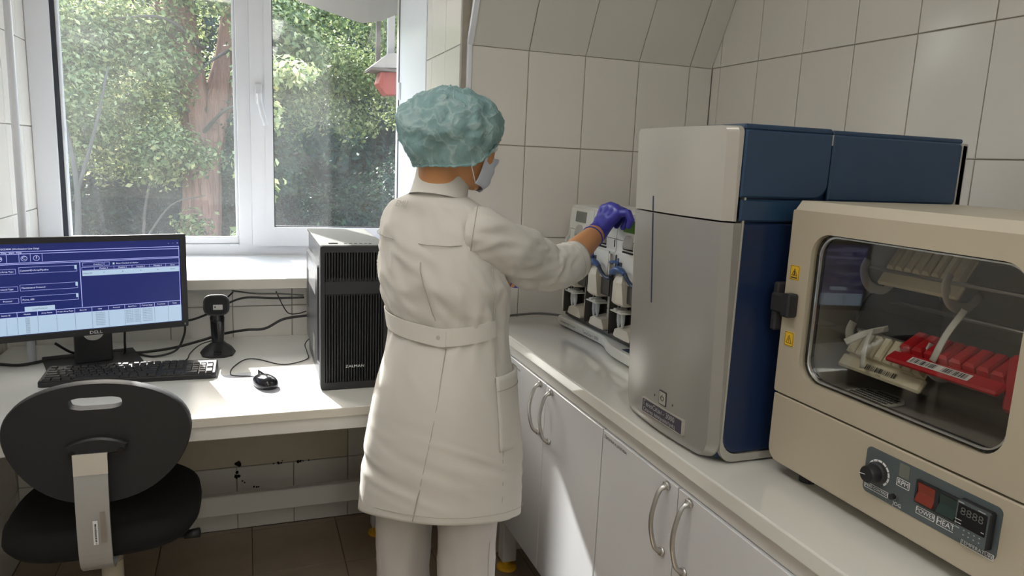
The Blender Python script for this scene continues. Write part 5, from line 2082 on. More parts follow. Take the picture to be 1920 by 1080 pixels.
for (y, m, nm) in ((-1.5875, M_red, 'power_switch'), (-1.6205, M_green, 'heat_switch')):
    bm = B()
    ringprism(bm, rrect(-0.0165, 0.0165, -0.0165, 0.0165, 0.001, 2), rrect(-0.0135, 0.0135, -0.0135, 0.0135, 0.001, 2), 0, 0.005, faceX(OX0, y, 0.9695))
    sw = obj(nm, bm, M_black, cp)
    bm = B()
    M = faceX(OX0 - 0.001, y, 0.9695)
    loft(bm, [[M @ Vector((x, v, z)) for v, z in ((-0.0132, 0), (0.0132, 0), (0.0132, 0.0045), (0.0, 0.0022), (-0.0132, 0.0070))] for x in (-0.0132, 0.0132)])
    obj('rocker', bm, m, sw, label='red lit rocker' if m is M_red else 'dark rocker')
bm = B()
box(bm, OX0 - 0.012, OX0, -1.638, -1.683, 0.9400, 0.9905, 0.002)
tc_ = obj('temperature_controller', bm, M_black, cp)
bm = B()
M = faceX(OX0 - 0.0121, -1.6605, 0.9655)
prism(bm, rrect(-0.0215, 0.0215, -0.0245, 0.0245, 0.001, 2), 0, 0.0006, M)
obj('controller_face', bm, M_panel, tc_)
bm = B()
prism(bm, rrect(-0.0195, 0.0195, -0.008, 0.0205, 0.001, 2), 0.0005, 0.0011, M)
obj('controller_window', bm, M_blackg, tc_)
bm = B()
text(bm, '8888', 0.0145, M @ Matrix.Translation((0.0, 0.0115, 0.0014)), sx=1.1)
obj('dim_digits', bm, mat('dim_digit', (0.10, 0.105, 0.10), 0.5), tc_)
bm = B()
for (x, y, w) in ((-0.016, 0.0225, 0.008), (0.012, 0.0225, 0.010), (-0.0165, -0.001, 0.009), (-0.0165, -0.0055, 0.009), (0.0165, -0.003, 0.004), (-0.0165, -0.0115, 0.007)):
    quad(bm, M, x - w / 2, x + w / 2, y - 0.0006, y + 0.0006, 0.0016)
for x in (-0.007, 0.0, 0.007, 0.014):
    quad(bm, M, x - 0.0009, x + 0.0009, -0.0122, -0.0108, 0.0016)
    quad(bm, M, x - 0.0009, x + 0.0009, -0.0182, -0.0168, 0.0016)
obj('controller_print', bm, M_greyp, tc_)

# inside the chamber: rotor, cartridge racks, straps, perforated disc
rot = None
bm = B()
for z, x in ((1.130, -0.565), (1.238, -0.55), (1.178, -0.50)):
    cyl(bm, (x, -1.295, z), (x, -1.69, z), 0.0035, n=10)
rt_ = obj('rotor_bar', bm, M_steel, t)
bm = B()
for y in (-1.315, -1.47):
    for (x, z) in ((-0.565, 1.130), (-0.55, 1.238)):
        P = spline([(x - 0.012, y, z + 0.014), (x - 0.018, y, z - 0.004), (x - 0.004, y, z - 0.030), (x + 0.03, y, z - 0.040), (x + 0.06, y, z - 0.02)], 5)
        tube(bm, P, 0.009, 8, 0.25, up=(0, 1, 0))
obj('rotor_clamp', bm, M_instr, t, smooth=True)
bm = B()
prism(bm, ell(0, 0, 0.10, 0.085, 40), 0, 0.004, frame((-0.47, -1.312, 1.135), (1, 0, 0), (0, 0, 1)))
obj('rotor_plate', bm, M_black, t)


def rack(y0, y1, x, z, tilt, m, label, n, code=True, flip=1):
    """ribbed cartridge rack lying along the rotor"""
    R = Matrix.Translation((x, y0, z)) @ Matrix.Rotation(tilt, 4, 'Y')
    W = y0 - y1
    bm = B()
    # local: x depth up the slope, -y along, z out of the slope
    box(bm, -0.034, 0.034, -W, 0, -0.004, 0.0, 0.0015, M=R)
    box(bm, -0.036, -0.012, -W - 0.006, 0.008, -0.006, 0.003, 0.003, M=R)
    rk = obj('cartridge_rack', bm, m, t, label=label)
    step = W / n
    for i in range(n):
        bm = B()
        ya = -i * step - 0.0015
        loft(bm, [[R @ Vector(p) for p in ((-0.010, ya, z_), (-0.010, ya - step + 0.003, z_), (0.033, ya - step + 0.004, z_), (0.033, ya - 0.001, z_))] for z_ in (0.0, 0.010)] +
                 [[R @ Vector(p) for p in ((-0.006, ya - 0.003, 0.014), (-0.006, ya - step + 0.006, 0.014), (0.030, ya - step + 0.006, 0.014), (0.030, ya - 0.003, 0.014))]])
        obj('cartridge', bm, m, rk)
    if code:
        bm = B()
        Mb = R @ frame((-0.0245, -W * 0.32, 0.0036), (0, -1, 0), (1, 0, 0))
        barcode(bm, Mb @ Matrix.Translation((0, -0.004, 0)), 0.062, 0.009, 24, 9)
        text(bm, '10164', 0.0045, Mb @ Matrix.Translation((0.03, -0.0075, 0)))
        obj('barcode', bm, M_ink, rk)
    return rk


TL = math.radians(-55)
rack(-1.318, -1.468, -0.575, 1.098, TL, M_cream, 'cream ribbed rack with barcode', 8)
rack(-1.345, -1.480, -0.540, 1.245, TL, M_cream, 'upper cream ribbed rack', 8, code=False)
rk = rack(-1.430, -1.600, -0.585, 1.128, math.radians(-28), M_redp, 'red rack on the right', 8, code=False)
bm = B()
Mb = Matrix.Translation((-0.585, -1.430, 1.128)) @ Matrix.Rotation(math.radians(-28), 4, 'Y') @ frame((-0.024, -0.03, 0.0034), (0, -1, 0), (1, 0, 0))
quad(bm, Mb, 0.0, 0.10, -0.007, 0.007)
obj('rack_label', bm, M_white, rk)
bm = B()
barcode(bm, Mb @ Matrix.Translation((0.004, -0.005, 0.0004)), 0.042, 0.010, 18, 5)
barcode(bm, Mb @ Matrix.Translation((0.056, -0.005, 0.0004)), 0.040, 0.010, 16, 6)
obj('barcode', bm, M_ink, rk)
bm = B()
box(bm, -0.60, -0.45, -1.60, -1.685, 1.085, 1.165, 0.006)
obj('cartridge_rack', bm, M_redp, t, label='red rack at the right chamber wall')
for (p, q) in (((-0.575, -1.512, 1.206), (-0.600, -1.492, 1.125)), ((-0.585, -1.362, 1.142), (-0.612, -1.378, 1.082)), ((-0.56, -1.372, 1.145), (-0.62, -1.345, 1.118))):
    bm = B()
    p, q = Vector(p), Vector(q)
    dirv = (q - p)
    mid = (p + q) / 2 + Vector((-0.004, 0, 0.003))
    tube(bm, spline([p, mid, q], 4), 0.0055, 8, 0.15, up=(1, 0, 0.3))
    obj('strap', bm, M_instr, t, smooth=True)
bm = B()
Md = Matrix.Translation((-0.575, -1.375, cz0 + 0.001))
prism(bm, ell(0, 0, 0.046, 0.046, 40), 0, 0.002, Md)
ds = obj('vent_disc', bm, M_instr, t)
bm = B()
for j in range(-3, 4):
    w = math.sqrt(0.038 ** 2 - (j * 0.0105) ** 2)
    for a in frange(-w, w, 0.0048):
        prism(bm, rrect(j * 0.0105 - 0.0035, j * 0.0105 + 0.0035, a, a + 0.003, 0.0004, 1), 0.002, 0.0024, Md)
obj('vent_slot', bm, M_hole, ds)

# ================================================================== PERSON
U_ = Vector((0.955, -0.298, 0))
V_ = Vector((0.298, 0.955, 0))
T0 = Vector((-1.045, -0.63, 0))
FA = math.radians(42.7)
F_ = Vector((math.cos(FA), math.sin(FA), 0))
R_ = Vector((math.sin(FA), -math.cos(FA), 0))
person = thing('person', 'person in white lab coat and teal cap reaching to the washing station', 'person', (T0.x - 0.06, T0.y + 0.02, 0))

# coat sections: height, left edge, right edge (across the back), depth ratio
SEC = [(1.312, -0.149, -0.031, 0.95), (1.306, -0.157, -0.026, 0.85), (1.297, -0.182, -0.006, 0.70), (1.285, -0.212, 0.010, 0.58), (1.265, -0.236, 0.022, 0.55), (1.21, -0.246, 0.040, 0.62), (1.15, -0.247, 0.060, 0.70),
       (1.10, -0.246, 0.076, 0.76), (1.05, -0.238, 0.080, 0.78), (1.01, -0.224, 0.080, 0.78), (0.975, -0.226, 0.084, 0.80), (0.92, -0.234, 0.092, 0.82), (0.855, -0.245, 0.104, 0.84),
       (0.79, -0.256, 0.115, 0.85), (0.71, -0.266, 0.123, 0.85), (0.64, -0.273, 0.126, 0.85), (0.58, -0.280, 0.128, 0.85), (0.50, -0.287, 0.130, 0.85)]
_z = np.array([s[0] for s in SEC])[::-1]
_l = np.array([s[1] + 0.026 * min(1, max(0, (1.305 - s[0]) / 0.04)) for s in SEC])[::-1]
_rr = np.array([s[2] - 0.004 for s in SEC])[::-1]
_q = np.array([s[3] for s in SEC])[::-1]
HEM = 0.525


def coat_pt(a, z, off=0.0, wr=True):
    """point of the coat: a = angle from the wearer's right (front = 90 deg, back = -90 deg)"""
    l, r, q = np.interp(z, _z, _l), np.interp(z, _z, _rr), np.interp(z, _z, _q)
    w = (r - l) / 2
    A = w / math.sqrt(0.75 + q * q * 0.25)
    Bq = A * q
    c = T0 + U_ * ((l + r) / 2)
    p = 2.25 if z < 1.29 else 2.05
    ca, sa = math.cos(a), math.sin(a)
    x = A * math.copysign(abs(ca) ** (2 / p), ca)
    y = Bq * math.copysign(abs(sa) ** (2 / p), sa)
    # hollow of the back waist, shoulder blades
    if sa < 0:
        y += 0.012 * math.exp(-((z - 1.0) / 0.07) ** 2) * sa * -1 * 0.6
        y -= 0.008 * math.exp(-((z - 1.17) / 0.07) ** 2) * math.exp(-(ca / 0.6) ** 2)
    n = (R_ * (x / (A * A)) + F_ * (y / (Bq * Bq))).normalized()
    d = off
    if wr:
        k = min(1.0, max(0.0, (1.30 - z) / 0.06))
        s = a * 0.16
        # diagonal drags from the right shoulder to the waist, gathers at the belt, drapes in the skirt
        g1 = noise.noise(Vector((s * 9 + (z - 1.0) * 12, z * 5 - s * 4, 1.3)))
        g2 = noise.noise(Vector((s * 20 + z * 18, z * 9 - s * 8, 7.1)))
        up = max(0.0, min(1.0, (z - 0.98) / 0.1))
        d += k * up * (0.010 * g1 + 0.0060 * (1 - abs(g2) * 2.2))
        gather = math.exp(-((z - 1.005) / 0.05) ** 2)
        d += gather * 0.004 * math.sin(a * 17 + 3 * noise.noise(Vector((s * 8, 2, z * 9))))
        lo = max(0.0, min(1.0, (0.97 - z) / 0.15))
        h1 = noise.noise(Vector((s * 7, z * 1.6, 4.4)))
        h2 = noise.noise(Vector((s * 6 + z * 6, z * 26 + s * 10, 9.9)))
        h3 = noise.noise(Vector((s * 5 - z * 8, z * 13 + s * 16, 2.7)))
        low = math.exp(-((z - 0.66) / 0.09) ** 2)
        d += lo * (0.010 * h1 + 0.0040 * low * (1 - abs(h2) * 2.2) + 0.0045 * (1 - abs(h3) * 2.4) * math.exp(-((z - 0.90) / 0.07) ** 2) + 0.003 * math.sin(a * 5 + 1))
    v = c + R_ * x + F_ * y + n * d
    tilt = max(0.0, min(1.0, (0.92 - z) / 0.4))
    zz = z - 0.28 * tilt * (v - T0).dot(V_)
    return Vector((v.x, v.y, zz))


NA, NZ = 128, 120
bm = B()
zs = [1.312 - (1.312 - HEM) * i / NZ for i in range(NZ + 1)]
rings = [[coat_pt(2 * PI * k / NA, z) for k in range(NA)] for z in zs]
rings.append([coat_pt(2 * PI * k / NA, HEM - 0.001, -0.004) for k in range(NA)])
rings += [[coat_pt(2 * PI * k / NA, z, -0.005) for k in range(NA)] for z in (HEM + 0.02, HEM + 0.06)]
loft(bm, rings[::-1], False, False)
coat = obj('lab_coat', bm, M_coat, person, smooth=True)


def sleeve(path, rad, seed, fl=1.0):
    P = spline(path, 12)
    m = len(P)
    rp = np.interp(np.linspace(0, 1, m), np.linspace(0, 1, len(rad)), rad)
    bm = B()
    N = 48
    rings = []
    up = Vector((0, 0, 1))
    for i in range(m):
        t = (P[min(i + 1, m - 1)] - P[max(i - 1, 0)]).normalized()
        s = t.cross(up).normalized()
        q = s.cross(t)
        u = i / (m - 1)
        ring = []
        for k in range(N):
            a = 2 * PI * k / N
            g = noise.noise(Vector((math.cos(a) * 1.1 + seed, math.sin(a) * 1.1 + u * 1.5, u * 5.0 + 0.9 * math.cos(a))))
            g2 = noise.noise(Vector((math.cos(a) * 2.0, math.sin(a) * 2.0 + seed, u * 9 - 1.6 * math.sin(a))))
            amp = math.sin(PI * min(1, u * 1.02)) ** 0.6
            d = amp * (0.010 * g + 0.0085 * (1 - 2.4 * abs(g2)))
            rr = rp[i] + d
            ring.append(P[i] + s * math.cos(a) * rr + q * math.sin(a) * rr * fl)
        rings.append(ring)
    # turned cuff
    t = (P[-1] - P[-2]).normalized()
    c = P[-1]
    rings.append([c + (p - c) * 0.93 - t * 0.002 for p in rings[-1]])
    rings.append([c + (p - c) * 0.92 - t * 0.05 for p in rings[m - 1]])
    loft(bm, rings, True, False)
    return bm, rings


RS = (-1.050, -0.688, 1.216)
EL = (-0.822, -0.602, 1.122)
WR = (-0.652, -0.487, 1.213)
LS = (-1.186, -0.500, 1.212)
LE = (-1.06, -0.365, 1.09)
LW = (-0.822, -0.340, 1.058)
bm, rgs = sleeve([(-1.085, -0.680, 1.222), RS, (-0.955, -0.655, 1.172), (-0.872, -0.615, 1.138), (-0.822, -0.600, 1.132), (-0.752, -0.570, 1.146)], [0.050, 0.060, 0.061, 0.058, 0.053, 0.0485], 2.0, 1.02)
bmesh.ops.recalc_face_normals(bm, faces=list(bm.faces))
slv = obj('sleeve', bm, M_coat, coat, smooth=True)
for k, nm in ((-4, 0), (-7, 0)):
    bm = B()
    ring = rgs[k] if k != -4 else rgs[-4]
    c = sum(ring, Vector()) / len(ring)
    tube(bm, [c + (p - c) * 1.006 for p in ring + ring[:1]], 0.0009, 5)
    obj('cuff_stitch', bm, M_coat2, coat, smooth=True)
bm, rgs2 = sleeve([(-1.17, -0.52, 1.218), LS, (-1.13, -0.435, 1.15), (-1.06, -0.37, 1.095), (-0.98, -0.358, 1.086), (-0.91, -0.350, 1.080)], [0.055, 0.058, 0.058, 0.056, 0.050, 0.045], 5.0)
bmesh.ops.recalc_face_normals(bm, faces=list(bm.faces))
obj('sleeve', bm, M_coat, coat, smooth=True)
# armhole seam
bm = B()
ring = rgs[7]
c = sum(ring, Vector()) / len(ring)
tube(bm, [c + (p - c) * 1.004 for p in ring + ring[:1]], 0.0012, 5)
obj('armhole_seam', bm, M_coat2, coat, smooth=True)

# stand collar
bm = B()
cc = T0 + U_ * -0.089
rings = []
for (z, s) in ((1.296, 1.20), (1.306, 1.14), (1.330, 1.10), (1.352, 1.10), (1.3545, 1.07), (1.351, 1.045), (1.315, 1.05)):
    ring = []
    for k in range(56):
        a = 2 * PI * k / 56
        y = 0.054 * math.sin(a)
        ring.append(cc + R_ * (0.0575 * s * math.cos(a)) + F_ * (y * s + 0.016 * (z - 1.308) / 0.04) + Vector((0, 0, z - 0.30 * y - 0.16 * 0.057 * math.cos(a) * (z - 1.30) / 0.05)))
    rings.append(ring)
loft(bm, rings, False, False)
obj('collar', bm, M_coat, coat, smooth=True)
# back belt with overlapping end and buttons
rad = math.radians


def band(a0, a1, zf, h, off, th, n=40, taper=None):
    bm = B()
    rings = []
    for i in range(n + 1):
        u = i / n
        a = rad(a0 + (a1 - a0) * u)
        z = zf(u)
        hh = h if taper is None else h * taper(u)
        o = [coat_pt(a, z - hh / 2, off + th, False), coat_pt(a, z + hh / 2, off + th, False), coat_pt(a, z + hh / 2, off, False), coat_pt(a, z - hh / 2, off, False)]
        rings.append(o)
    loft(bm, rings)
    bmesh.ops.recalc_face_normals(bm, faces=list(bm.faces))
    return bm


bm = band(-74, -12, lambda u: 0.992 + 0.022 * u, 0.040, 0.002, 0.003)
obj('belt', bm, M_coat, coat)
bm = band(-172, -68, lambda u: 1.016 - 0.024 * u, 0.040, 0.0045, 0.003, taper=lambda u: 1.0 if u < 0.96 else 1.0 - 3 * (u - 0.96))
bl = obj('belt', bm, M_coat, coat)
bm = B()
for (a, z) in ((-75, 0.9935), (-104, 1.000), (-128, 1.006)):
    p = coat_pt(rad(a), z, 0.0078, False)
    q = coat_pt(rad(a), z, 0.0095, False)
    cyl(bm, p, q, 0.0052, 0.0046, 14)
sharp(obj('button', bm, M_coat2, bl))


def seam(pts, r=0.0012, off=0.0024):
    bm = B()
    P = []
    for (a0, z0), (a1, z1) in zip(pts[:-1], pts[1:]):
        n = max(2, int(abs(z1 - z0) / 0.006) + int(abs(a1 - a0) / 2))
        for i in range(n):
            u = i / n
            P.append(coat_pt(rad(a0 + (a1 - a0) * u), z0 + (z1 - z0) * u, off + (0.0015 if abs(z1 - z0) < 0.02 else 0)))
    P.append(coat_pt(rad(pts[-1][0]), pts[-1][1], off))
    tube(bm, P, r, 5)
    return obj('seam', bm, M_coat2, coat, smooth=True)


seam([(-172, 1.222), (-130, 1.208), (-90, 1.200), (-55, 1.200), (-28, 1.205)])         # yoke
seam([(-86, 1.200), (-80, 1.10), (-76, 1.02)])
seam([(-68, 0.97), (-70, 0.85), (-76, 0.70), (-82, 0.53)])
seam([(-10, 1.15), (-12, 1.04)])
seam([(-14, 0.97), (-12, 0.85), (-12, 0.53)])
seam([(a, HEM + 0.022) for a in range(-200, 60, 6)], 0.0007)
# pocket on the right hip
bm = B()
na, nz = 16, 14
g = []
for j in range(nz + 1):
    z = 0.902 - (0.902 - 0.712) * j / nz
    u = j / nz
    g.append([coat_pt(rad(-16 + 62 * i / na), z, 0.003 + 0.012 * (1 - u) ** 3 * math.sin(PI * (0.15 + 0.85 * i / na)), False) for i in range(na + 1)])
inn = [[coat_pt(rad(-16 + 62 * i / na), z, 0.0005 + (0.009 if j == 0 else 0) * math.sin(PI * (0.15 + 0.85 * i / na)), False) for i in range(na + 1)] for j, z in enumerate((0.902, 0.89))]
loft(bm, [inn[1], inn[0]] + g, False, False, closed=False)
# closing rim
pk = obj('pocket', bm, M_coat, coat, smooth=True)
so = pk.modifiers.new('thick', 'SOLIDIFY')
so.thickness = 0.002
so.offset = 0
bm = B()
tube(bm, [coat_pt(rad(-16 + 62 * i / na), 0.868, 0.0055 + 0.006 * math.sin(PI * (0.15 + 0.85 * i / na)), False) for i in range(na + 1)], 0.0009, 5)
obj('pocket_stitch', bm, M_coat2, coat, smooth=True)
# raised white embroidery below the collar
bm = B()
p = coat_pt(rad(-112), 1.282, 0.002)
e = 0.01
du = coat_pt(rad(-104), 1.282, 0.002) - coat_pt(rad(-120), 1.282, 0.002)
dv = coat_pt(rad(-112), 1.29, 0.002) - coat_pt(rad(-112), 1.272, 0.002)
Me = frame(p, du, dv)
text(bm, 'ЕМЦ', 0.021, Me @ Matrix.Translation((0, 0, 0.0012)))
obj('embroidery', bm, M_coat2, coat)

# trousers
bm = B()
hc = T0 + U_ * -0.068
for s in (-1, 1):
    rings = []
    for i in range(40):
        z = 0.80 - (0.80 - 0.045) * i / 39
        u = i / 39
        c = hc + R_ * (s * (0.088 + 0.012 * u)) + F_ * (0.01 - 0.03 * math.sin(PI * u))
        ra = np.interp(z, [0.04, 0.25, 0.45, 0.7, 0.9], [0.078, 0.070, 0.072, 0.080, 0.082])
        ring = []
        for k in range(40):
            a = 2 * PI * k / 40
            g = noise.noise(Vector((math.cos(a) * 1.3 + s * 4, math.sin(a) * 1.3 + z * 3, z * 6 + math.cos(a))))
            g2 = noise.noise(Vector((math.cos(a) * 2 + s * 7, math.sin(a) * 2, z * 14)))
            r = ra + 0.007 * g + 0.004 * (1 - 2 * abs(g2))
            ring.append(c + R_ * (r * 0.92 * math.cos(a)) + F_ * (r * math.sin(a)) + Vector((0, 0, z)))
        rings.append(ring)
    rings.append([p + (sum(rings[-1], Vector()) / 40 - p) * 0.06 + Vector((0, 0, 0.002)) for p in rings[-1]])
    loft(bm, rings[::-1], False, True)
tr = obj('trousers', bm, M_trouser, person, smooth=True)
bm = B()
for s in (1,):
    P = []
    for i in range(30):
        z = 0.62 - 0.57 * i / 29
        u = (0.8 - z) / 0.755
        c = hc + R_ * (s * (0.088 + 0.012 * u)) + F_ * (0.01 - 0.03 * math.sin(PI * u))
        ra = np.interp(z, [0.04, 0.25, 0.45, 0.7, 0.9], [0.078, 0.070, 0.072, 0.080, 0.082]) + 0.003
        P.append(c + R_ * (ra * 0.92 * math.cos(-0.15)) + F_ * (ra * math.sin(-0.15)) + Vector((0, 0, z)))
    tube(bm, P, 0.0012, 5)
obj('seam', bm, M_coat2, tr, smooth=True)
for s in (-1, 1):
    bm = B()
    c = hc + R_ * (s * 0.10) + F_ * 0.03
    rings = []
    for (y, w, h) in ((-0.085, 0.020, 0.030), (-0.075, 0.034, 0.062), (-0.03, 0.038, 0.072), (0.03, 0.040, 0.070), (0.09, 0.046, 0.052), (0.13, 0.042, 0.042), (0.16, 0.022, 0.028)):
        rings.append([c + F_ * y + R_ * (w * math.cos(2 * PI * k / 20)) + Vector((0, 0, max(0.0, h / 2 + h / 2 * math.sin(2 * PI * k / 20) * 1.05))) for k in range(20)])
    loft(bm, rings)
    bmesh.ops.recalc_face_normals(bm, faces=list(bm.faces))
    obj('shoe', bm, M_shoe, person, smooth=True)

# body: one continuous skin of head, neck, trunk, arms and legs
HC = T0 + U_ * -0.052 + V_ * 0.0 + Vector((0, 0, 1.436))
HM = Matrix.Translation(HC) @ Matrix.Rotation(math.radians(-78), 4, 'Z') @ Matrix.Rotation(math.radians(-14), 4, 'X')
bm = B()
H = lambda c, r: sphere(bm, c, r, 24, 16, HM)
H((0, -0.012, 0.020), (0.072, 0.092, 0.076))
H((0, 0.022, -0.020), (0.064, 0.072, 0.075))
H((0, 0.036, -0.062), (0.048, 0.052, 0.043))
H((0, 0.068, -0.088), (0.022, 0.020, 0.018))
H((0.040, 0.060, -0.030), (0.024, 0.022, 0.022))
H((-0.040, 0.060, -0.030), (0.024, 0.022, 0.022))
H((0, 0.083, 0.012), (0.040, 0.014, 0.012))
H((0, 0.096, -0.012), (0.009, 0.012, 0.026))
H((0, 0.104, -0.030), (0.015, 0.014, 0.011))
H((0, 0.086, -0.064), (0.022, 0.010, 0.005))
H((0, 0.084, -0.073), (0.018, 0.010, 0.006))
for s in (-1, 1):
    H((0.074 * s, -0.008, -0.012), (0.010, 0.018, 0.032))
    H((0.034 * s, 0.080, 0.016), (0.020, 0.012, 0.006))
nk = T0 + U_ * -0.090
P3 = lambda p: Vector(p)
n0, n1 = nk + Vector((0, 0, 1.27)), HM @ Vector((0, -0.030, -0.055))
chain(bm, [(n0, 0.060), (nk + Vector((0, 0, 1.32)), 0.051), (n0.lerp(n1, 0.7), 0.048), (n1, 0.050)], 24)
hip = T0 + U_ * -0.075
chain(bm, [(hip + Vector((0, 0, 0.84)), 0.095), (hip + Vector((0, 0, 1.0)), 0.072), (nk + U_ * 0.01 + Vector((0, 0, 1.14)), 0.078), (nk + Vector((0, 0, 1.20)), 0.070)], 20)
chain(bm, [(P3(RS) * 0.75 + (nk + Vector((0, 0, 1.22))) * 0.25, 0.045), (P3(RS), 0.043), (P3(EL), 0.037), (P3(EL).lerp(P3(WR), 0.25), 0.039), (P3(EL).lerp(P3(WR), 0.55), 0.035), (P3(WR), 0.0255)], 20)
chain(bm, [(P3(LS) * 0.75 + (nk + Vector((0, 0, 1.22))) * 0.25, 0.045), (P3(LS), 0.043), (P3(LE), 0.037), (P3(LE).lerp(P3(LW), 0.25), 0.039), (P3(LW), 0.0265)], 20)
for s in (-1, 1):
    b0 = hc + R_ * (s * 0.075) + Vector((0, 0, 0.82))
    b1 = hc + R_ * (s * 0.095) + Vector((0, 0, 0.44)) - F_ * 0.012
    b2 = hc + R_ * (s * 0.10) + Vector((0, 0, 0.09))
    chain(bm, [(b0, 0.075), (b1, 0.050), (b1.lerp(b2, 0.35) - F_ * 0.008, 0.050), (b2, 0.034)], 18)
body = objm('body', fuse(bm, 0.0055, 5), M_skin, person)
# eyes, brows, a little hair at the temple and nape
for s in (-1, 1):
    bm = B()
    sphere(bm, (0.034 * s, 0.078, 0.000), (0.0125, 0.0125, 0.0105), 16, 10, HM)
    ey = obj('eye', bm, M_white, body, smooth=True)
    bm = B()
    sphere(bm, (0.034 * s, 0.0885, 0.000), (0.0052, 0.0025, 0.0052), 12, 8, HM)
    obj('iris', bm, M_hair, ey, smooth=True)
    bm = B()
    tube(bm, [HM @ Vector(p) for p in ((0.014 * s, 0.097, 0.020), (0.030 * s, 0.095, 0.024), (0.048 * s, 0.080, 0.020))], [0.002, 0.003, 0.0015], 6)
    obj('eyebrow', bm, M_hair, body, smooth=True)
bm = B()
for k in range(26):
    a = math.radians(-150 + 120 * k / 25)
    x, y = 0.066 * math.cos(a), -0.020 + 0.078 * math.sin(a)
    tube(bm, [HM @ Vector((x, y, -0.028)), HM @ Vector((x * 0.98, y * 0.99, -0.050)), HM @ Vector((x * 0.9, y * 0.93, -0.063))], [0.006, 0.0045, 0.001], 6)
obj('hair', bm, M_hair, body, smooth=True)

# bouffant cap
bm = B()
NA2, NB = 120, 46
CC = Vector((0, -0.016, 0.027))
HMC = Matrix.Translation(HC) @ Matrix.Rotation(math.radians(-78), 4, 'Z') @ Matrix.Rotation(math.radians(3), 4, 'X')
rings = []
for j in range(NB + 1):
    s = j / NB
    ring = []
    for k in range(NA2):
        a = 2 * PI * k / NA2
        ca, sa = math.cos(a), math.sin(a)                            # sa > 0 is the front
        f = 0.02 + 2.22 * min(1, s / 0.86)
        sf = math.sin(f) if f < PI / 2 else max(0.0, math.sin(f)) ** 0.75
        base = CC + Vector((0.094 * sf * ca, (0.124 if sa < 0 else 0.126) * sf * sa, (0.083 if f < PI / 2 else 0.092) * math.cos(f)))
        zr = -0.060 + 0.056 * max(0, sa) ** 1.15
        rim = Vector((0.079 * ca, -0.006 + (0.106 if sa > 0 else 0.098) * sa, zr))
        t = max(0.0, (s - 0.76) / 0.24)
        t = t * t * (3 - 2 * t)
        p = base.lerp(rim, t)
        n = (p - CC).normalized()
        g1 = noise.noise(n * 3.2 + Vector((3, 1, 5)))
        g2 = noise.noise(Vector((n.x * 5 + n.z * 3, n.y * 6, n.z * 6)) + Vector((1, 7, 2)))
        g3 = noise.noise(Vector((n.x * 13, n.y * 13, n.z * 11)))
        cre = (1 - min(1, abs(g2) * 3.5))
        d = 0.010 * g1 + 0.0042 * cre + 0.0012 * g3
        ple = 0.0024 * math.sin(a * 30 + 4 * g1) * max(0, (s - 0.55) / 0.45) * (1 - 0.5 * (s > 0.97))
        p = p + n * (d * (1 - 0.75 * t) + ple)
        ring.append(HMC @ p)
    rings.append(ring)
loft(bm, rings[::-1], False, True)
cp_ = obj('bouffant_cap', bm, M_cap, person, smooth=True)
bm = B()
tube(bm, rings[-1] + rings[-1][:1], 0.0028, 6)
obj('elastic_rim', bm, M_cap, cp_, smooth=True)

# mask with folds and ear loops
bm = B()
rows = []
for j in range(22):
    v = j / 21
    row = []
    for i in range(49):
        a = math.radians(-74 + 148 * i / 48)
        z = -0.016 - 0.088 * v + 0.012 * abs(math.sin(a)) * (1 - 2 * v) * -1
        bulge = math.sin(PI * min(1, 0.12 + 0.8 * v)) ** 0.7
        rx = 0.067 - 0.008 * v
        y0 = 0.034 - 0.004 * v
        ry = 0.062 + 0.014 * bulge - 0.006 * (v > 0.85) * (v - 0.85) / 0.15
        nose = 0.018 * math.exp(-(a / 0.22) ** 2) * max(0, 1 - v * 2.2)
        pl = 0.0018 * math.sin(v * 3 * 2 * PI) * math.cos(a) ** 2
        row.append(HM @ Vector((rx * math.sin(a), y0 + (ry + nose + pl) * math.cos(a) - 0.006 * (1 - math.cos(a)), z)))
    rows.append(row)
loft(bm, rows, False, False, closed=False)
bmesh.ops.recalc_face_normals(bm, faces=list(bm.faces))
mk = obj('face_mask', bm, M_mask, person, smooth=True)
so = mk.modifiers.new('thick', 'SOLIDIFY')
so.thickness = 0.0012
bm = B()
for s in (0, -1):
    top, bot = rows[1][s], rows[-2][s]
    sg = 1 if s == -1 else -1
    ear = [HM @ Vector(p) for p in ((0.0835 * sg, 0.004, 0.004), (0.083 * sg, -0.022, -0.006), (0.079 * sg, -0.020, -0.030), (0.076 * sg, 0.004, -0.045))]
    tube(bm, spline([top, ear[0], ear[1], ear[2], ear[3], bot], 6), 0.0013, 6)
obj('ear_loop', bm, M_white, mk, smooth=True)


# gloved hands
def hand(W, K, palm_r, fingers, thumb, cuff_dir):
    """W wrist, K the four knuckles; each finger a chain of (point, radius)"""
    bm = B()
    W = Vector(W)
    K = [Vector(k) for k in K]
    for k, r in zip(K, palm_r):
        chain(bm, [(W.lerp(k, 0.12), 0.0245), (W.lerp(k, 0.55), 0.0165), (k, r)], 16)
    for a, b, r1, r2 in zip(K[:-1], K[1:], palm_r[:-1], palm_r[1:]):
        chain(bm, [(a, r1), (b, r2)], 16)
        chain(bm, [(W.lerp(a, 0.6), 0.0160), (W.lerp(b, 0.6), 0.0160)], 16)
    for f in fingers:
        chain(bm, [(Vector(p), r) for p, r in f], 16)
    chain(bm, [(Vector(p), r) for p, r in thumb], 16)
    cd_ = Vector(cuff_dir)
    chain(bm, [(W + cd_ * 0.012, 0.0285), (W, 0.0275), (W - cd_ * 0.014, 0.0255)], 20)
    me = fuse(bm, 0.0021, 4, 'glove')
    return me


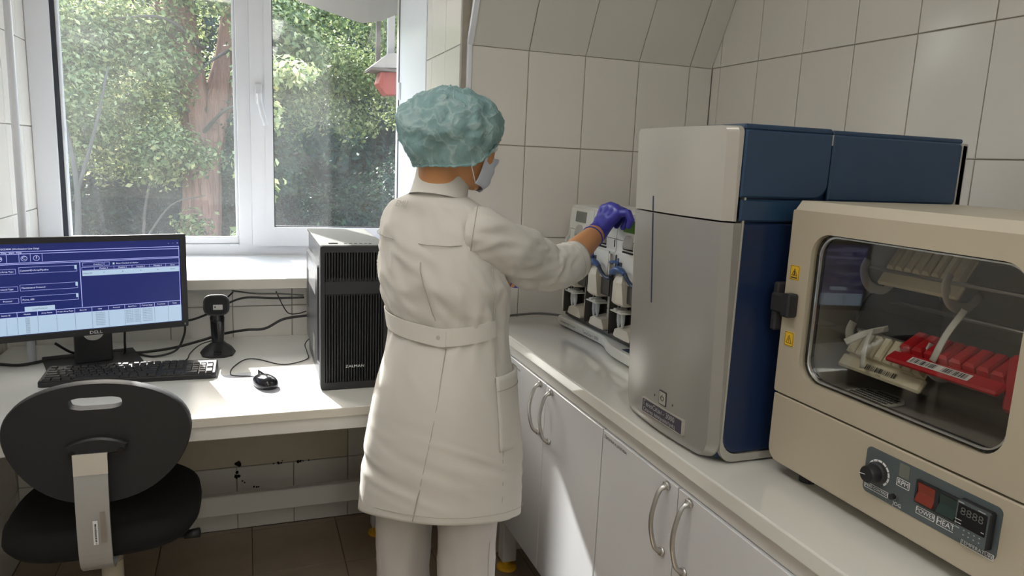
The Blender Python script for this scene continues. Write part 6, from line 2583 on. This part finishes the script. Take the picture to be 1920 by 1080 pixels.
kx = [(-0.627, -0.458, 1.270), (-0.619, -0.483, 1.278), (-0.616, -0.510, 1.275), (-0.617, -0.536, 1.265)]
fg = []
for (x, y, z), l, dy in zip(kx, (0.9, 1.0, 0.95, 0.8), (-0.004, -0.004, -0.008, -0.014)):
    fg.append([((x, y, z), 0.0115), ((x + 0.026 * l, y + dy, z - 0.008), 0.0100), ((x + 0.030 * l - 0.002, y + dy * 1.6, z - 0.034 * l), 0.0090), ((x + 0.018 * l, y + dy * 1.6, z - 0.052 * l), 0.0080)])
# the little finger stands off to the side, bent down
fg[3] = [((-0.617, -0.536, 1.265), 0.0110), ((-0.610, -0.566, 1.268), 0.0098), ((-0.606, -0.577, 1.250), 0.0088), ((-0.606, -0.566, 1.233), 0.0078)]
th = [((-0.642, -0.462, 1.222), 0.0165), ((-0.630, -0.436, 1.238), 0.0125), ((-0.612, -0.428, 1.250), 0.0105), ((-0.600, -0.436, 1.255), 0.0088)]
fdir = (Vector(EL) - Vector(WR)).normalized()
gl = objm('glove', hand(WR, kx, (0.0135, 0.0140, 0.0135, 0.0125), fg, th, fdir), M_glove, person)
bm = B()
s = fdir.orthogonal().normalized()
q = fdir.cross(s)
c = Vector(WR) + fdir * 0.036
tube(bm, [c + (s * math.cos(2 * PI * k / 28) + q * math.sin(2 * PI * k / 28)) * 0.0298 for k in range(29)], 0.0017, 6)
obj('glove_cuff', bm, M_glove, gl, smooth=True)
lw = Vector(LW)
ld = Vector((0.90, 0.30, 0.30)).normalized()
ls = Vector((0.36, -0.93, 0)).normalized()
kx2 = [lw + ld * 0.082 + ls * d + Vector((0, 0, 0.008 - abs(d) * 0.1)) for d in (-0.032, -0.010, 0.013, 0.034)]
fg2 = []
for k, l in zip(kx2, (0.85, 1.0, 0.95, 0.78)):
    fg2.append([(k, 0.0112), (k + ld * 0.034 * l + Vector((0, 0, -0.012)), 0.0098), (k + ld * 0.046 * l + Vector((0, 0, -0.034)), 0.0088), (k + ld * 0.040 * l + Vector((0, 0, -0.052)), 0.0078)])
th2 = [(lw + ld * 0.02 + ls * 0.022, 0.0165), (lw + ld * 0.048 + ls * 0.050 + Vector((0, 0, -0.012)), 0.0122), (lw + ld * 0.076 + ls * 0.050 + Vector((0, 0, -0.024)), 0.0105), (lw + ld * 0.094 + ls * 0.042 + Vector((0, 0, -0.032)), 0.0088)]
gl2 = objm('glove', hand(LW, kx2, (0.0132, 0.0138, 0.0134, 0.0124), fg2, th2, (Vector(LE) - lw).normalized()), M_glove, person)
bm = B()
fd = (Vector(LE) - lw).normalized()
s = fd.orthogonal().normalized()
q = fd.cross(s)
c = lw + fd * 0.036
tube(bm, [c + (s * math.cos(2 * PI * k / 28) + q * math.sin(2 * PI * k / 28)) * 0.0305 for k in range(29)], 0.0017, 6)
obj('glove_cuff', bm, M_glove, gl2, smooth=True)

if _fc is not None:
    _c = _fc.data
    bpy.data.objects.remove(_fc)
    bpy.data.curves.remove(_c)

TINY = ('screen_lettering', 'screen_print', 'screen_rules', 'screen_fields', 'panel_print', 'controller_print', 'cartridge_slot', 'lettering', 'sticker_print', 'barcode',
        'perforation', 'chipped_hole', 'vent_slot', 'vent_bar', 'needle', 'indicator', 'button_gap', 'warning_symbol', 'plate_lettering', 'port_marks', 'inset_edge', 'rubber_feet')
for o in COL.objects:
    if o.type == 'MESH' and o.parent and o.name.split('.')[0] in TINY:
        o['kind'] = 'stuff'
